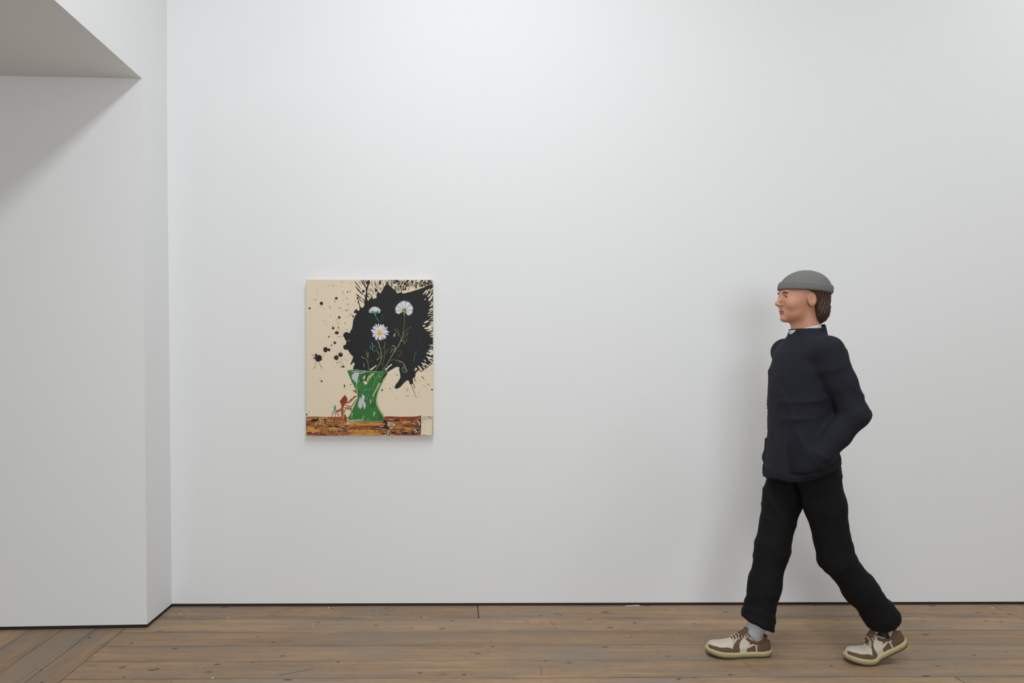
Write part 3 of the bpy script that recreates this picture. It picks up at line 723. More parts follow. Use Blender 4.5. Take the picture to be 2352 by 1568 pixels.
# --- stems and leaves
stm = Paint()
za = lambda *p: Z(790, 635, 11.2, *p)
zb = lambda *p: Z(790, 760, 11.2, *p)
for p, w, m in ((za((1545, 950), (1560, 1100), (1545, 1300), (1520, 1560)), 1.3, K_olive), (zb((1530, 0), (1520, 120), (1480, 220), (1400, 380), (1300, 520), (1220, 660), (1150, 790), (1060, 920), (960, 1050)), 1.7, K_sage),
                (za((790, 960), (840, 1060), (910, 1170)), 1.6, K_teal), (zb((880, 240), (910, 360), (960, 560), (960, 720), (930, 820), (860, 930), (800, 1060)), 1.5, K_sage), (zb((870, 250), (890, 330)), 2.6, K_olive),
                (zb((1050, 250), (1045, 400), (1040, 640), (1020, 800), (990, 960)), 1.2, K_olive), (zb((570, 720), (620, 810), (630, 920), (645, 1010)), 1.0, K_sage), (zb((620, 700), (630, 800)), .9, K_olive),
                (za((1340, 1310), (1400, 1400), (1450, 1560)), 1.0, K_olive), (za((1740, 1290), (1650, 1340), (1590, 1400), (1560, 1500)), 1.2, K_olive), (zb((1410, 20), (1440, 120), (1480, 200)), 1.0, K_olive), (zb((1660, 20), (1600, 110), (1530, 200)), 1.0, K_olive),
                (za((1290, 1340), (1330, 1390), (1390, 1450), (1400, 1540)), 1.8, K_olive), (za((1650, 1480), (1590, 1530), (1570, 1560)), 1.4, K_olive),
                (zb((1580, 210), (1640, 220), (1600, 300)), .9, K_olive), (zb((1480, 260), (1530, 250), (1565, 290), (1545, 345)), 1.6, K_sage), (zb((1230, 390), (1280, 380), (1320, 430), (1300, 490)), 1.9, K_sage), (zb((1290, 490), (1240, 480), (1215, 530), (1180, 560)), 1.2, K_sage),
                (zb((1260, 460), (1200, 440), (1180, 430)), 1.2, K_olive), (zb((1280, 500), (1330, 460)), 2.6, K_olive), (zb((1300, 560), (1380, 510)), .9, K_olive), (zb((1410, 510), (1460, 520), (1480, 590), (1420, 640)), 1.2, K_olive), (zb((1370, 600), (1440, 690)), .9, K_olive),
                (zb((1200, 760), (1260, 735), (1330, 745), (1360, 820)), 1.1, K_olive), (zb((1350, 750), (1430, 780), (1440, 840)), 1.1, K_sage), (zb((1420, 775), (1500, 800), (1560, 880), (1620, 1030), (1610, 1060)), 1.6, K_sage), (zb((1510, 800), (1580, 960), (1600, 1050)), 3.0, K_olive),
                (zb((1510, 920), (1500, 1000), (1550, 1060), (1600, 1060)), 1.0, K_sage), (zb((1540, 900), (1530, 1000)), .8, K_sage), (zb((720, 290), (745, 380), (730, 470)), 2.0, K_teal), (zb((700, 360), (680, 420), (730, 480), (860, 540)), 1.4, K_teal),
                (zb((740, 380), (830, 420), (870, 540), (920, 630)), 1.2, K_olive), (zb((860, 520), (930, 620)), 2.0, K_olive), (zb((900, 660), (960, 650), (1010, 640)), 2.6, K_olive), (zb((930, 700), (990, 690)), 1.4, K_sage), (zb((970, 480), (1040, 380), (1090, 300)), .9, K_olive),
                (zb((1080, 610), (1120, 520), (1160, 460)), .9, K_olive), (zb((1070, 580), (1090, 500), (1150, 450)), .9, K_olive), (zb((450, 640), (490, 690), (560, 710)), 3.0, K_olive), (zb((575, 520), (590, 580), (610, 700)), 1.8, K_olive), (zb((630, 550), (625, 640), (615, 700)), 2.6, K_olive),
                (zb((575, 525), (590, 580)), 1.2, K_sage), (zb((930, 860), (980, 850), (950, 810)), .8, K_olive), (zb((1830, 540), (1810, 680), (1775, 800)), 2.2, K_dgreen), (zb((1860, 470), (1855, 640)), .9, K_dgreen), (zb((510, 820), (520, 940)), 3.0, K_olive), (zb((1940, 290), (1980, 240)), .8, K_dgreen),
                (zb((670, 1000), (740, 960), (840, 880)), 3.4, K_cream), (zb((1070, 1010), (1150, 920), (1225, 860)), 3.2, K_cream), (zb((1230, 850), (1200, 890)), 3.4, K_cream), (zb((1040, 1000), (1090, 950)), 1.0, K_cream), (za((920, 1170), (1000, 1070), (1020, 1000), (980, 980), (940, 1030)), .9, K_dgreen),
                (za((1325, 1465), (1290, 1500), (1310, 1520), (1270, 1545)), 1.5, K_white), (zb((850, 760), (880, 720)), 1.0, K_sage), (zb((680, 820), (720, 740), (700, 720)), .8, K_dgreen), (zb((1000, 1030), (930, 1090)), 1.0, K_lgreen)):
    stm = Paint(); stm.n = stroke_no = globals().get('stroke_no', 0) + 1
    stm.stroke(p, w, w * .75, m, 10)
    ln = sum((Vector(b_) - Vector(a)).length for a, b_ in zip(p, p[1:]))
    stm.build('painted_stem' if ln > 16 else 'painted_leaf')
q = zb((790, 915))[0]
stm = Paint(); stm.blob(q[0], q[1], 1.0, 1.2, K_ink, 11); stm.build('ink_dot')

# --- the three daisies
def daisy(name, cx, cy, petals, mats, label, centre):
    d = Paint()
    for i, (a, r, w) in enumerate(petals):
        ca, sa = math.cos(a), math.sin(a)
        m = mats[i % len(mats)]
        n = 9
        L_, R_ = [], []
        for k in range(n):
            t = k / (n - 1)
            rr_ = r * (0.12 + 0.88 * t)
            ww = w * (0.45 + 0.75 * t) * (1 - max(0, t - .72) ** 2 * 9.5) * (1 + random.uniform(-.1, .1))
            x, y = cx + rr_ * ca, cy + rr_ * sa
            L_.append((x - sa * ww, y + ca * ww)); R_.append((x + sa * ww, y - ca * ww))
        d.poly(L_ + R_[::-1], m, 12 + (i % 3))
        d.stroke([(cx + r * .35 * ca, cy + r * .35 * sa), (cx + r * .8 * ca, cy + r * .8 * sa)], .3, .2, K_grey, 16)
    centre(d)
    o = d.build(name); tag(o, label)

pet = [(2 * math.pi * i / 22 + random.uniform(-.06, .06), random.uniform(17.5, 21.5), random.uniform(1.5, 2.1)) for i in range(22)]
def c1(d):
    d.blob(872.3, 763.6, 5.4, 5.6, K_yel, 17, jit=.15); d.blob(872.6, 763, 2.4, 2.2, pcol('bright_yellow', 240, 206, 96), 18, jit=.25); d.stroke([(868, 766), (872, 768.5), (876, 767)], 1, 1, pcol('amber', 190, 130, 30), 18)
daisy('painted_daisy', 872.5, 763.0, pet, [K_white, K_pink, K_white], 'white daisy with a yellow centre', c1)
pet = [(math.radians(a), r, random.uniform(1.7, 2.3)) for a, r in ((-205, 17), (-193, 20), (-181, 20.5), (-170, 21), (-158, 21.5), (-147, 21), (-136, 21), (-124, 21), (-112, 22), (-101, 22.5), (-90, 23), (-79, 22.5), (-67, 23), (-55, 23), (-42, 22), (-29, 22), (-16, 22), (-3, 21), (10, 20.5), (22, 19), (33, 18), (44, 16))]
def c2(d):
    d.blob(928.6, 713.8, 5.0, 6.0, K_olive, 17, jit=.2); d.blob(927.4, 715.8, 2.6, 3.6, pcol('lime', 160, 170, 84), 18, jit=.3); d.stroke([(923.4, 713), (926, 717), (928, 720.5)], 1.2, 1, K_dgreen, 19); d.stroke([(928.4, 719), (928.6, 726)], 2.6, 1.6, K_sage, 18)
daisy('painted_daisy', 928.2, 713.0, pet, [K_white, K_white, K_grey], 'white daisy seen from behind with a green calyx', c2)
pet = [(math.radians(a), r, random.uniform(1.1, 1.5)) for a, r in ((-168, 13.5), (-158, 14.5), (-147, 15), (-136, 15), (-124, 15), (-112, 15.5), (-101, 15.5), (-90, 15), (-79, 15), (-67, 15.5), (-56, 15.5), (-44, 15.5), (-33, 15.5), (-22, 14.5), (-12, 13))]
def c3(d):
    d.poly([(851, 715), (856, 714), (861, 716), (868, 714), (871, 713.5), (868.5, 718.5), (864, 721), (858.5, 720.5), (854, 718.5)], pcol('emerald', 42, 128, 72, .6, .3, 80), 17)
    d.stroke([(854, 716), (860, 718), (867, 715.6)], 1, 1, K_lgreen, 18)
    d.stroke([(861, 720), (864, 726)], 3, 1.6, K_teal, 18)
daisy('painted_daisy', 861, 719.0, pet, [K_white, K_pink], 'half-open white daisy in side view', c3)


# ------------------------------------------------------------------ distance-field modelling
class Field:
    def __init__(self, lo, hi, h):
        self.lo, self.h = np.array(lo, float), h
        n = [int(math.ceil((b - a) / h)) + 1 for a, b in zip(lo, hi)]
        ax = [np.arange(k, dtype=np.float32) * h + a for k, a in zip(n, lo)]
        self.X, self.Y, self.Z = np.meshgrid(*ax, indexing='ij')
    def ell(self, c, r):
        x, y, z = self.X - c[0], self.Y - c[1], self.Z - c[2]
        k0 = np.sqrt((x / r[0]) ** 2 + (y / r[1]) ** 2 + (z / r[2]) ** 2)
        k1 = np.sqrt((x / r[0] ** 2) ** 2 + (y / r[1] ** 2) ** 2 + (z / r[2] ** 2) ** 2) + 1e-9
        return k0 * (k0 - 1) / k1
    def cap(self, a, b, ra, rb=None):
        rb = ra if rb is None else rb
        a, b = np.array(a), np.array(b); d = b - a
        t = np.clip(((self.X - a[0]) * d[0] + (self.Y - a[1]) * d[1] + (self.Z - a[2]) * d[2]) / (d @ d), 0, 1)
        return np.sqrt((self.X - a[0] - t * d[0]) ** 2 + (self.Y - a[1] - t * d[1]) ** 2 + (self.Z - a[2] - t * d[2]) ** 2) - (ra + (rb - ra) * t)
    def chain(self, pts, k=0.02):
        d = None
        for (a, ra), (b, rb) in zip(pts, pts[1:]):
            e = self.cap(a, b, ra, rb)
            d = e if d is None else smin(d, e, k)
        return d
    def loft(self, tab, p=2.4):
        """tab rows: z, cx, rx, ry"""
        tab = np.array(sorted(tab), float)
        cx, rx, ry = [np.interp(self.Z, tab[:, 0], tab[:, i]).astype(np.float32) for i in (1, 2, 3)]
        k = ((np.abs(self.X - cx) / rx) ** p + (np.abs(self.Y) / ry) ** p) ** (1 / p)
        d = (k - 1) * np.minimum(rx, ry)
        return np.maximum(d, np.maximum(self.Z - tab[-1, 0], tab[0, 0] - self.Z))
    def box(self, x0, x1, y0, y1, z0, z1):
        return np.maximum(np.maximum(np.maximum(x0 - self.X, self.X - x1), np.maximum(y0 - self.Y, self.Y - y1)), np.maximum(z0 - self.Z, self.Z - z1))
    def mesh(self, d):
        """naive surface nets"""
        h = self.h
        n = d.shape
        ins = d < 0
        c = [slice(0, -1), slice(1, None)]
        tot = np.zeros(tuple(k - 1 for k in n), np.int8)
        for i in (0, 1):
            for j in (0, 1):
                for k in (0, 1): tot += ins[c[i], c[j], c[k]]
        act = (tot > 0) & (tot < 8)
        ids = -np.ones(act.shape, np.int64)
        cells = np.argwhere(act); ids[act] = np.arange(len(cells))
        acc = np.zeros((len(cells), 3)); cnt = np.zeros(len(cells))
        cor = [(i, j, k) for i in (0, 1) for j in (0, 1) for k in (0, 1)]
        val = {q: d[cells[:, 0] + q[0], cells[:, 1] + q[1], cells[:, 2] + q[2]].astype(float) for q in cor}
        for q in cor:
            for a in range(3):
                if q[a] == 0:
                    r = list(q); r[a] = 1; r = tuple(r)
                    v0, v1 = val[q], val[r]
                    m = (v0 < 0) != (v1 < 0)
                    t = np.where(m, v0 / np.where(m, v0 - v1, 1), 0)
                    p = np.array(q, float)[None, :].repeat(len(cells), 0); p[:, a] = t
                    acc[m] += p[m]; cnt[m] += 1
        V = (cells + acc / cnt[:, None]) * h + self.lo
        F = []
        for a in range(3):
            b, e = (a + 1) % 3, (a + 2) % 3
            s0 = [slice(None)] * 3; s1 = [slice(None)] * 3
            s0[a] = slice(0, -1); s1[a] = slice(1, None)
            cr = ins[tuple(s0)] != ins[tuple(s1)]
            E = np.argwhere(cr)
            E = E[(E[:, b] > 0) & (E[:, e] > 0) & (E[:, b] < n[b] - 1) & (E[:, e] < n[e] - 1)]
            if not len(E): continue
            def cid(db, de):
                q = E.copy(); q[:, b] += db; q[:, e] += de
                return ids[q[:, 0], q[:, 1], q[:, 2]]
            quad = np.stack([cid(-1, -1), cid(0, -1), cid(0, 0), cid(-1, 0)], 1)
            fl = ~ins[E[:, 0], E[:, 1], E[:, 2]]
            quad[fl] = quad[fl][:, ::-1]
            F.append(quad)
        return V, np.concatenate(F)

def smin(a, b, k):
    h = np.clip(0.5 + 0.5 * (b - a) / k, 0, 1)
    return b + (a - b) * h - k * h * (1 - h)
def smax(a, b, k): return -smin(-a, -b, k)
def lerp3(a, b, t): return tuple(x + (y - x) * t for x, y in zip(a, b))

def np_obj(name, V, F, mats, parent, idx=None):
    return mesh_obj(name, V, F, mats, parent, True, idx)

# ------------------------------------------------------------------ person, walking
# local frame: +x the way he walks, +y his left, +z up
person = empty('person', (1.56, 3.07, 0.0), math.pi)
tag(person, 'person walking past the wall in grey hat, dark navy jacket and black trousers', 'person')
M_skin = mat('skin', srgb(196, 140, 112), 0.5, 0.05, 300, 0.08, 30)
M_lip = mat('lips', srgb(160, 96, 84), 0.45)
M_hair = mat('brown_hair', srgb(62, 40, 26), 0.5, 0.5, 140, 0.35, 90)
M_knit = mat('grey_knit', srgb(112, 110, 108), 0.9, 0.5, 300, 0.15, 120)
M_jacket = mat('navy_black_cloth', srgb(34, 35, 43), 0.85, 0.25, 500, 0.15, 30, spec=0.2)
M_jacket2 = mat('navy_black_rib', srgb(28, 29, 36), 0.9, 0.4, 400, 0.15, 80, spec=0.2)
M_trouser = mat('black_twill', srgb(19, 18, 21), 0.85, 0.25, 600, 0.2, 30, spec=0.2)
M_shirt = mat('off_white_knit', srgb(205, 203, 198), 0.85, 0.3, 400, 0.05, 50)
M_sock = mat('pale_grey_sock', srgb(188, 188, 192), 0.9, 0.4, 500, 0.08, 60)
M_eye = mat('eye_white', srgb(200, 190, 182), 0.4)
M_iris = mat('dark_iris', srgb(46, 30, 22), 0.4)

HIP = 0.90
J = dict(hipR=(0.0, -0.085, HIP), kneeR=(0.100, -0.065, 0.485), ankR=(0.188, -0.045, 0.105),
         hipL=(-0.02, 0.085, HIP), kneeL=(-0.125, 0.060, 0.475), ankL=(-0.375, 0.030, 0.165))
SHO, ELB, WRI, HND = (-0.02, 0.185, 1.385), (-0.110, 0.226, 1.120), (0.012, 0.188, 0.945), (0.050, 0.172, 0.885)
mirr = lambda p: (p[0] + 0.0, -p[1], p[2])

# --- body: head and neck in fine cells, the covered trunk and limbs coarser, one mesh
f = Field((-0.17, -0.13, 1.34), (0.15, 0.13, 1.77), 0.0028)
d = f.ell((-0.012, 0, 1.655), (0.098, 0.076, 0.086))
d = smin(d, f.ell((0.028, 0, 1.605), (0.062, 0.060, 0.085)), 0.03)
d = smin(d, f.ell((0.038, 0, 1.556), (0.048, 0.046, 0.034)), 0.025)
d = smin(d, f.ell((0.076, 0, 1.534), (0.016, 0.019, 0.014)), 0.018)
d = smin(d, f.cap((0.080, -0.030, 1.652), (0.080, 0.030, 1.652), 0.008), 0.014)
for s in (-1, 1):
    d = smin(d, f.ell((0.060, s * 0.040, 1.600), (0.024, 0.018, 0.024)), 0.02)
    d = smax(d, -f.ell((0.095, s * 0.031, 1.634), (0.012, 0.014, 0.010)), 0.010)
    d = smin(d, f.ell((0.072, s * 0.031, 1.634), (0.0135, 0.015, 0.012)), 0.004)
    ear = f.ell((-0.010, s * 0.077, 1.615), (0.020, 0.008, 0.031))
    ear = smax(ear, -f.ell((-0.006, s * 0.086, 1.618), (0.011, 0.006, 0.018)), 0.004)
    d = smin(d, ear, 0.006)
d = smin(d, f.cap((0.086, 0, 1.642), (0.109, 0, 1.602), 0.0065, 0.0095), 0.010)
for s in (-1, 1): d = smin(d, f.ell((0.099, s * 0.010, 1.597), (0.010, 0.007, 0.0065)), 0.005)
d = smin(d, f.ell((0.0885, 0, 1.5705), (0.009, 0.020, 0.0050)), 0.006)
d = smin(d, f.ell((0.0865, 0, 1.5605), (0.009, 0.017, 0.0060)), 0.005)
d = smin(d, f.cap((-0.035, 0, 1.39), (-0.018, 0, 1.57), 0.057, 0.053), 0.022)
d = smin(d, f.cap((0.012, 0, 1.44), (0.020, 0, 1.53), 0.030, 0.022), 0.02)
V1, F1 = f.mesh(d)
f = Field((-0.55, -0.30, 0.02), (0.36, 0.30, 1.45), 0.011)
d = f.loft([(0.86, 0, 0.085, 0.14), (1.0, 0, 0.085, 0.135), (1.15, 0, 0.095, 0.145), (1.32, -0.01, 0.095, 0.15), (1.42, -0.02, 0.06, 0.09)], 2.2)
for k, s in (('R', -1), ('L', 1)):
    d = smin(d, f.chain([(J['hip' + k], 0.075), (J['knee' + k], 0.05), (J['ank' + k], 0.022)]), 0.03)
    m_ = (lambda p: p) if s > 0 else mirr
    d = smin(d, f.chain([(m_(SHO), 0.045), (m_(ELB), 0.036), (m_(WRI), 0.027)]), 0.03)
    d = smin(d, f.cap(m_(WRI), m_(HND), 0.026, 0.022), 0.01)
for k, tx, tz in (('R', 0.12, 0.05), ('L', 0.10, 0.035)):
    a = J['ank' + k]
    d = smin(d, f.cap((a[0] + 0.015, a[1], a[2] - 0.05), (a[0] + tx, a[1], tz), 0.018, 0.018), 0.005)
V2, F2 = f.mesh(d)
V = np.concatenate([V1, V2]); F = np.concatenate([F1, F2 + len(V1)])
cen = V[F].mean(1)
lip = (cen[:, 0] > 0.0865) & (np.abs(cen[:, 1]) < 0.019) & (cen[:, 2] > 1.5555) & (cen[:, 2] < 1.575)
np_obj('body', V, F, [M_skin, M_lip], person, lip.astype(int))

def ellipsoid(name, c, r, m, parent, seg=16):
    bm = bmesh.new()
    bmesh.ops.create_uvsphere(bm, u_segments=seg, v_segments=seg // 2, radius=1)
    for v in bm.verts: v.co = Vector((c[0] + v.co.x * r[0], c[1] + v.co.y * r[1], c[2] + v.co.z * r[2]))
    return bm_obj(name, bm, m, parent, True)
def tube(name, pts, rads, m, parent, seg=8, flat=1.0):
    bm = bmesh.new(); rings = []
    n = len(pts); P = [Vector(p) for p in pts]
    if not hasattr(rads, '__len__'): rads = [rads] * n
    for i, p in enumerate(P):
        t = (P[min(i + 1, n - 1)] - P[max(i - 1, 0)]).normalized()
        u = t.cross(Vector((0, 0, 1)))
        if u.length < 1e-4: u = t.cross(Vector((0, 1, 0)))
        u.normalize(); w = t.cross(u)
        rings.append([bm.verts.new(p + (u * math.cos(a) + w * math.sin(a) * flat) * rads[i]) for a in [2 * math.pi * k / seg for k in range(seg)]])
    for a, b_ in zip(rings, rings[1:]):
        for k in range(seg): bm.faces.new((a[k], a[(k + 1) % seg], b_[(k + 1) % seg], b_[k]))
    bm.faces.new(rings[0]); bm.faces.new(rings[-1][::-1])
    return bm_obj(name, bm, m, parent, True)
for s in (-1, 1):
    e = ellipsoid('eye', (0.0775, s * 0.031, 1.634), (0.0095, 0.0115, 0.0062), M_eye, person)
    ellipsoid('iris', (0.0828, s * 0.0325, 1.634), (0.0052, 0.0066, 0.0056), M_iris, e, 10)
    tube('eyebrow', [(0.0905, s * 0.014, 1.6495), (0.0905, s * 0.024, 1.6515), (0.0880, s * 0.034, 1.6520), (0.0800, s * 0.045, 1.6480)], [0.0022, 0.0034, 0.0036, 0.0016], M_hair, person)

# --- hair under the hat
f = Field((-0.16, -0.13, 1.48), (0.11, 0.13, 1.76), 0.0035)
d = smin(f.ell((-0.020, 0, 1.655), (0.106, 0.086, 0.090)), f.ell((-0.060, 0, 1.575), (0.060, 0.074, 0.070)), 0.03)
ang = np.arctan2(f.Y, f.X + 0.02)
d = d - 0.0022 * np.sin(ang * 34 + 5 * np.sin(f.Z * 30)) - 0.0015 * np.sin(ang * 61 + f.Z * 60)
front = np.interp(f.Z, [1.48, 1.53, 1.58, 1.615, 1.645, 1.66, 1.68, 1.72], [-0.055, -0.044, -0.034, -0.030, -0.020, 0.016, 0.050, 0.06])
d = smax(d, f.X - front, 0.008)
d = smax(d, 1.508 + 0.012 * np.sin(ang * 9) - f.Z, 0.012)
V, F = f.mesh(d)
np_obj('hair', V, F, M_hair, person)

# --- knitted hat with a turned-up cuff
f = Field((-0.16, -0.13, 1.60), (0.13, 0.13, 1.78), 0.0035)
dome = f.ell((-0.018, 0, 1.662), (0.112, 0.092, 0.091))
ang = np.arctan2(f.Y, f.X + 0.018)
dome = dome - 0.0011 * np.cos(ang * 46)
tilt = f.Z - 0.10 * f.X
crown = np.maximum(dome, 1.680 - tilt)
V, F = f.mesh(crown)
hat = np_obj('hat', V, F, M_knit, person)
cuff = f.ell((-0.018, 0, 1.665), (0.117, 0.097, 0.098)) - 0.0014 * np.cos(ang * 46)
cuff = smax(smax(cuff, 1.656 - tilt, 0.006), tilt - 1.694, 0.006)
V, F = f.mesh(cuff)
np_obj('hat_cuff', V, F, M_knit, hat)

# --- pale collar round the neck
f = Field((-0.13, -0.11, 1.42), (0.10, 0.11, 1.53), 0.0035)
d = f.cap((-0.036, 0, 1.38), (-0.012, 0, 1.52), 0.072, 0.066)
d = np.maximum(d, -f.cap((-0.036, 0, 1.36), (-0.012, 0, 1.56), 0.063, 0.058))
d = smax(d, f.Z - 1.500 + 0.25 * (f.X + 0.02), 0.006); d = np.maximum(d, 1.43 - f.Z)
V, F = f.mesh(d)
o = np_obj('shirt_collar', V, F, M_shirt, person); o['label'] = 'off-white collar'

# --- jacket
def folds(f, amp):
    """soft creases: ridged waves running across the cloth, fading in and out"""
    w1 = f.Z * 62 + f.X * 58 + f.Y * 30 + 2.4 * np.sin(f.X * 21 + f.Y * 13) + 1.5 * np.sin(f.Z * 17)
    w2 = f.Z * 48 - f.X * 62 + f.Y * 34 + 2.0 * np.sin(f.Z * 19 + f.Y * 11)
    g1 = np.clip(np.sin(f.Z * 13 + f.X * 19 + f.Y * 13 + 1.0 + 1.5 * np.sin(f.Y * 15)) * 0.7 + 0.2, 0, 1)
    g2 = np.clip(np.sin(f.Z * 11 - f.X * 14 + f.Y * 8 + 2.6) * 0.7 + 0.2, 0, 1)
    return amp * ((1 - np.abs(np.sin(w1 * .5))) ** 2 * g1 + (1 - np.abs(np.sin(w2 * .5))) ** 2 * g2 - 0.25)
f = Field((-0.23, -0.32, 0.76), (0.22, 0.32, 1.53), 0.0065)
tab = [(0.76, 0.004, 0.135, 0.192), (0.86, 0.002, 0.134, 0.190), (0.96, 0.0, 0.128, 0.184), (1.05, -0.005, 0.124, 0.180), (1.20, -0.006, 0.128, 0.186),
       (1.31, -0.010, 0.122, 0.186), (1.38, -0.016, 0.108, 0.170), (1.425, -0.022, 0.086, 0.120), (1.46, -0.026, 0.074, 0.086), (1.49, -0.026, 0.070, 0.074)]
torso = f.loft(tab, 2.3)
d = smin(torso, f.cap((-0.022, -0.145, 1.385), (-0.022, 0.145, 1.385), 0.060), 0.05)
bend = np.exp(-((f.Z - 1.125) / 0.05) ** 2)
for m_ in ((lambda p: p), mirr):
    arm = f.chain([(m_(SHO), 0.068), (m_(lerp3(SHO, ELB, .5)), 0.061), (m_(ELB), 0.056), (m_(lerp3(ELB, WRI, .5)), 0.052), (m_(WRI), 0.049)], 0.02)
    d = smin(d, arm - 0.003 * bend * (1 - np.abs(np.sin(f.Z * 70 + f.X * 40))), 0.022)
    d = smin(d, f.cap(m_(WRI), m_(HND), 0.046, 0.040), 0.02)
solid = d
d = d - folds(f, 0.0075) * np.clip((1.47 - f.Z) / 0.1, 0, 1)
hemz = 0.865 - 0.36 * f.X + 0.006 * np.sin(f.Y * 30)
d = smax(d, hemz - f.Z, 0.010)
inner = smax(torso + 0.016, f.Z - 0.955, 0.02)
d = smax(d, -inner, 0.006)
neck = f.cap((-0.036, 0, 1.44), (-0.012, 0, 1.56), 0.060, 0.060)
d = smax(d, -neck, 0.006)
V, F = f.mesh(d)
jacket = np_obj('jacket', V, F, M_jacket, person)
# hem rib, pockets, collar, front placket as parts of the jacket
rib = np.maximum(np.maximum(solid - 0.006, -(torso + 0.012)), np.maximum(hemz - 0.002 - f.Z, f.Z - hemz - 0.030))
V, F = f.mesh(rib); np_obj('hem_band', V, F, M_jacket2, jacket)
for s in (-1, 1):
    fp = Field((-0.03, min(s * 0.08, s * 0.27), 0.80), (0.19, max(s * 0.08, s * 0.27), 1.0), 0.005)
    tor = fp.loft(tab, 2.3)
    m_ = (lambda p: p) if s > 0 else mirr
    pk = smin(tor, fp.cap(m_(WRI), m_(HND), 0.046, 0.040), 0.02)
    hz = 0.865 - 0.36 * fp.X
    pk = pk - 0.0065 - folds(fp, 0.0035)
    rg = smax(smax(np.abs(fp.X - 0.050) - 0.062, hz + 0.034 - fp.Z, 0.01), fp.Z - (0.962 + 0.45 * (fp.X - 0.050)), 0.01)
    V, F = fp.mesh(smax(pk, rg, 0.006))
    np_obj('pocket', V, F, M_jacket2, jacket)
fc = Field((-0.13, -0.13, 1.40), (0.11, 0.13, 1.52), 0.004)
d = fc.cap((-0.036, 0, 1.40), (-0.018, 0, 1.52), 0.086, 0.078)
d = np.maximum(d, -fc.cap((-0.036, 0, 1.38), (-0.016, 0, 1.56), 0.074, 0.069))
d = smax(d, fc.Z - 1.482 + 0.45 * (fc.X + 0.03), 0.006)
d = smax(d, 1.425 - fc.Z - 0.2 * (fc.X + 0.03), 0.006)
V, F = fc.mesh(d); np_obj('collar', V, F, M_jacket2, jacket)

# --- trousers
f = Field((-0.50, -0.20, 0.06), (0.30, 0.20, 1.00), 0.0065)
d = f.loft([(0.84, 0.0, 0.112, 0.160), (0.92, 0.0, 0.112, 0.158), (0.985, 0.0, 0.105, 0.150)], 2.3)
d = smin(d, f.ell((-0.03, 0, 0.89), (0.115, 0.150, 0.10)), 0.03)
cut = None
for k, fl in (('R', 0.074), ('L', 0.070)):
    h_, kn, an = J['hip' + k], J['knee' + k], J['ank' + k]
    leg = f.chain([(h_, 0.092), (lerp3(h_, kn, .45), 0.083), (kn, 0.071), (lerp3(kn, an, .45), 0.068), (lerp3(kn, an, .85), 0.066), (lerp3(kn, an, 1.35), fl)], 0.03)
    ax = np.array(an) - np.array(kn); ax /= np.linalg.norm(ax)
    along = (f.X - an[0]) * ax[0] + (f.Y - an[1]) * ax[1] + (f.Z - an[2]) * ax[2]
    # fabric breaks above the shoe and behind the knee
    leg = leg - 0.0045 * (1 - np.abs(np.sin(along * 60 + f.Y * 20 + f.X * 14))) * np.exp(-((along + 0.06) / 0.09) ** 2)
    leg = leg - 0.003 * (1 - np.abs(np.sin(along * 55 - f.X * 20))) * np.exp(-((along + 0.40) / 0.08) ** 2)
    cz = -0.038 if k == 'R' else -0.012
    leg = smax(leg, along - cz + 0.25 * ((f.X - an[0]) if k == 'R' else (f.X - an[0]) * 0.4), 0.006)
    core = f.cap(lerp3(kn, an, .6), lerp3(kn, an, 1.5), 0.050, 0.055)
    leg = smax(leg, -core, 0.005)
    d = smin(d, leg, 0.022)
d = d - folds(f, 0.0055)
V, F = f.mesh(d)
np_obj('trousers', V, F, M_trouser, person)

# --- socks
for k in 'RL':
    a, kn = J['ank' + k], J['knee' + k]
    up = lerp3(a, kn, 0.30)
    dn = (a[0] + (0.0 if k == 'R' else 0.010), a[1], a[2] - 0.052)
    tube('sock', [up, lerp3(a, kn, .15), a, dn], [0.042, 0.037, 0.032, 0.025] if k == 'R' else [0.042, 0.040, 0.037, 0.031], M_sock, person, 20, 1.25)

# --- trainers: parametric upper (s along the foot, t across) with stitched overlays
M_cream = mat('cream_leather', srgb(198, 188, 170), 0.55, 0.1, 300, 0.06, 40)
M_brown = mat('brown_suede', srgb(98, 74, 54), 0.85, 0.3, 500, 0.15, 90)
M_sole = mat('pale_yellow_midsole', srgb(184, 172, 124), 0.6, 0.05, 200, 0.06, 30)
M_out = mat('dark_brown_outsole', srgb(74, 56, 40), 0.7, 0.2, 200)
M_lace = mat('cream_lace', srgb(200, 186, 166), 0.8, 0.3, 600)
SL = 0.292
def sw(s):   # half width
    return np.interp(s, [0, .02, .06, .14, .3, .48, .62, .74, .84, .91, .96, .985, 1], [.006, .020, .029, .0345, .036, .039, .0455, .0485, .046, .038, .0265, .016, .004])
def shh(s):  # height of the upper over the midsole
    return np.interp(s, [0, .03, .08, .15, .24, .33, .40, .46, .56, .68, .78, .87, .94, .98, 1], [.030, .052, .064, .058, .052, .060, .072, .070, .057, .044, .038, .034, .026, .017, .006])
def sz0(s):  # toe spring
    return np.interp(s, [0, .1, .6, .8, 1], [0.003, 0, 0, .003, .013])
def surf(s, t, off=0.0):
    w, hgt = sw(s) + off, shh(s) + off
    c, sn = math.cos(t), math.sin(t)
    lean = np.interp(s, [0, .1, .3, .45, .7, 1], [.86, .88, .84, .66, .80, .9])
    y = w * math.copysign(abs(c) ** 0.62, c) * (1 - (1 - lean) * sn)
    return [s * SL - 0.075, y, 0.024 + sz0(s) + hgt * abs(sn) ** 0.85]
def grid(fn, ns, nt, closed=False):
    V, F = [], []
    for i in range(ns):
        for j in range(nt): V.append(fn(i / (ns - 1), j / (nt - 1)))
    for i in range(ns - 1):
        for j in range(nt - 1):
            a = i * nt + j
            F.append((a, a + nt, a + nt + 1, a + 1))
    return np.array(V, float), np.array(F)
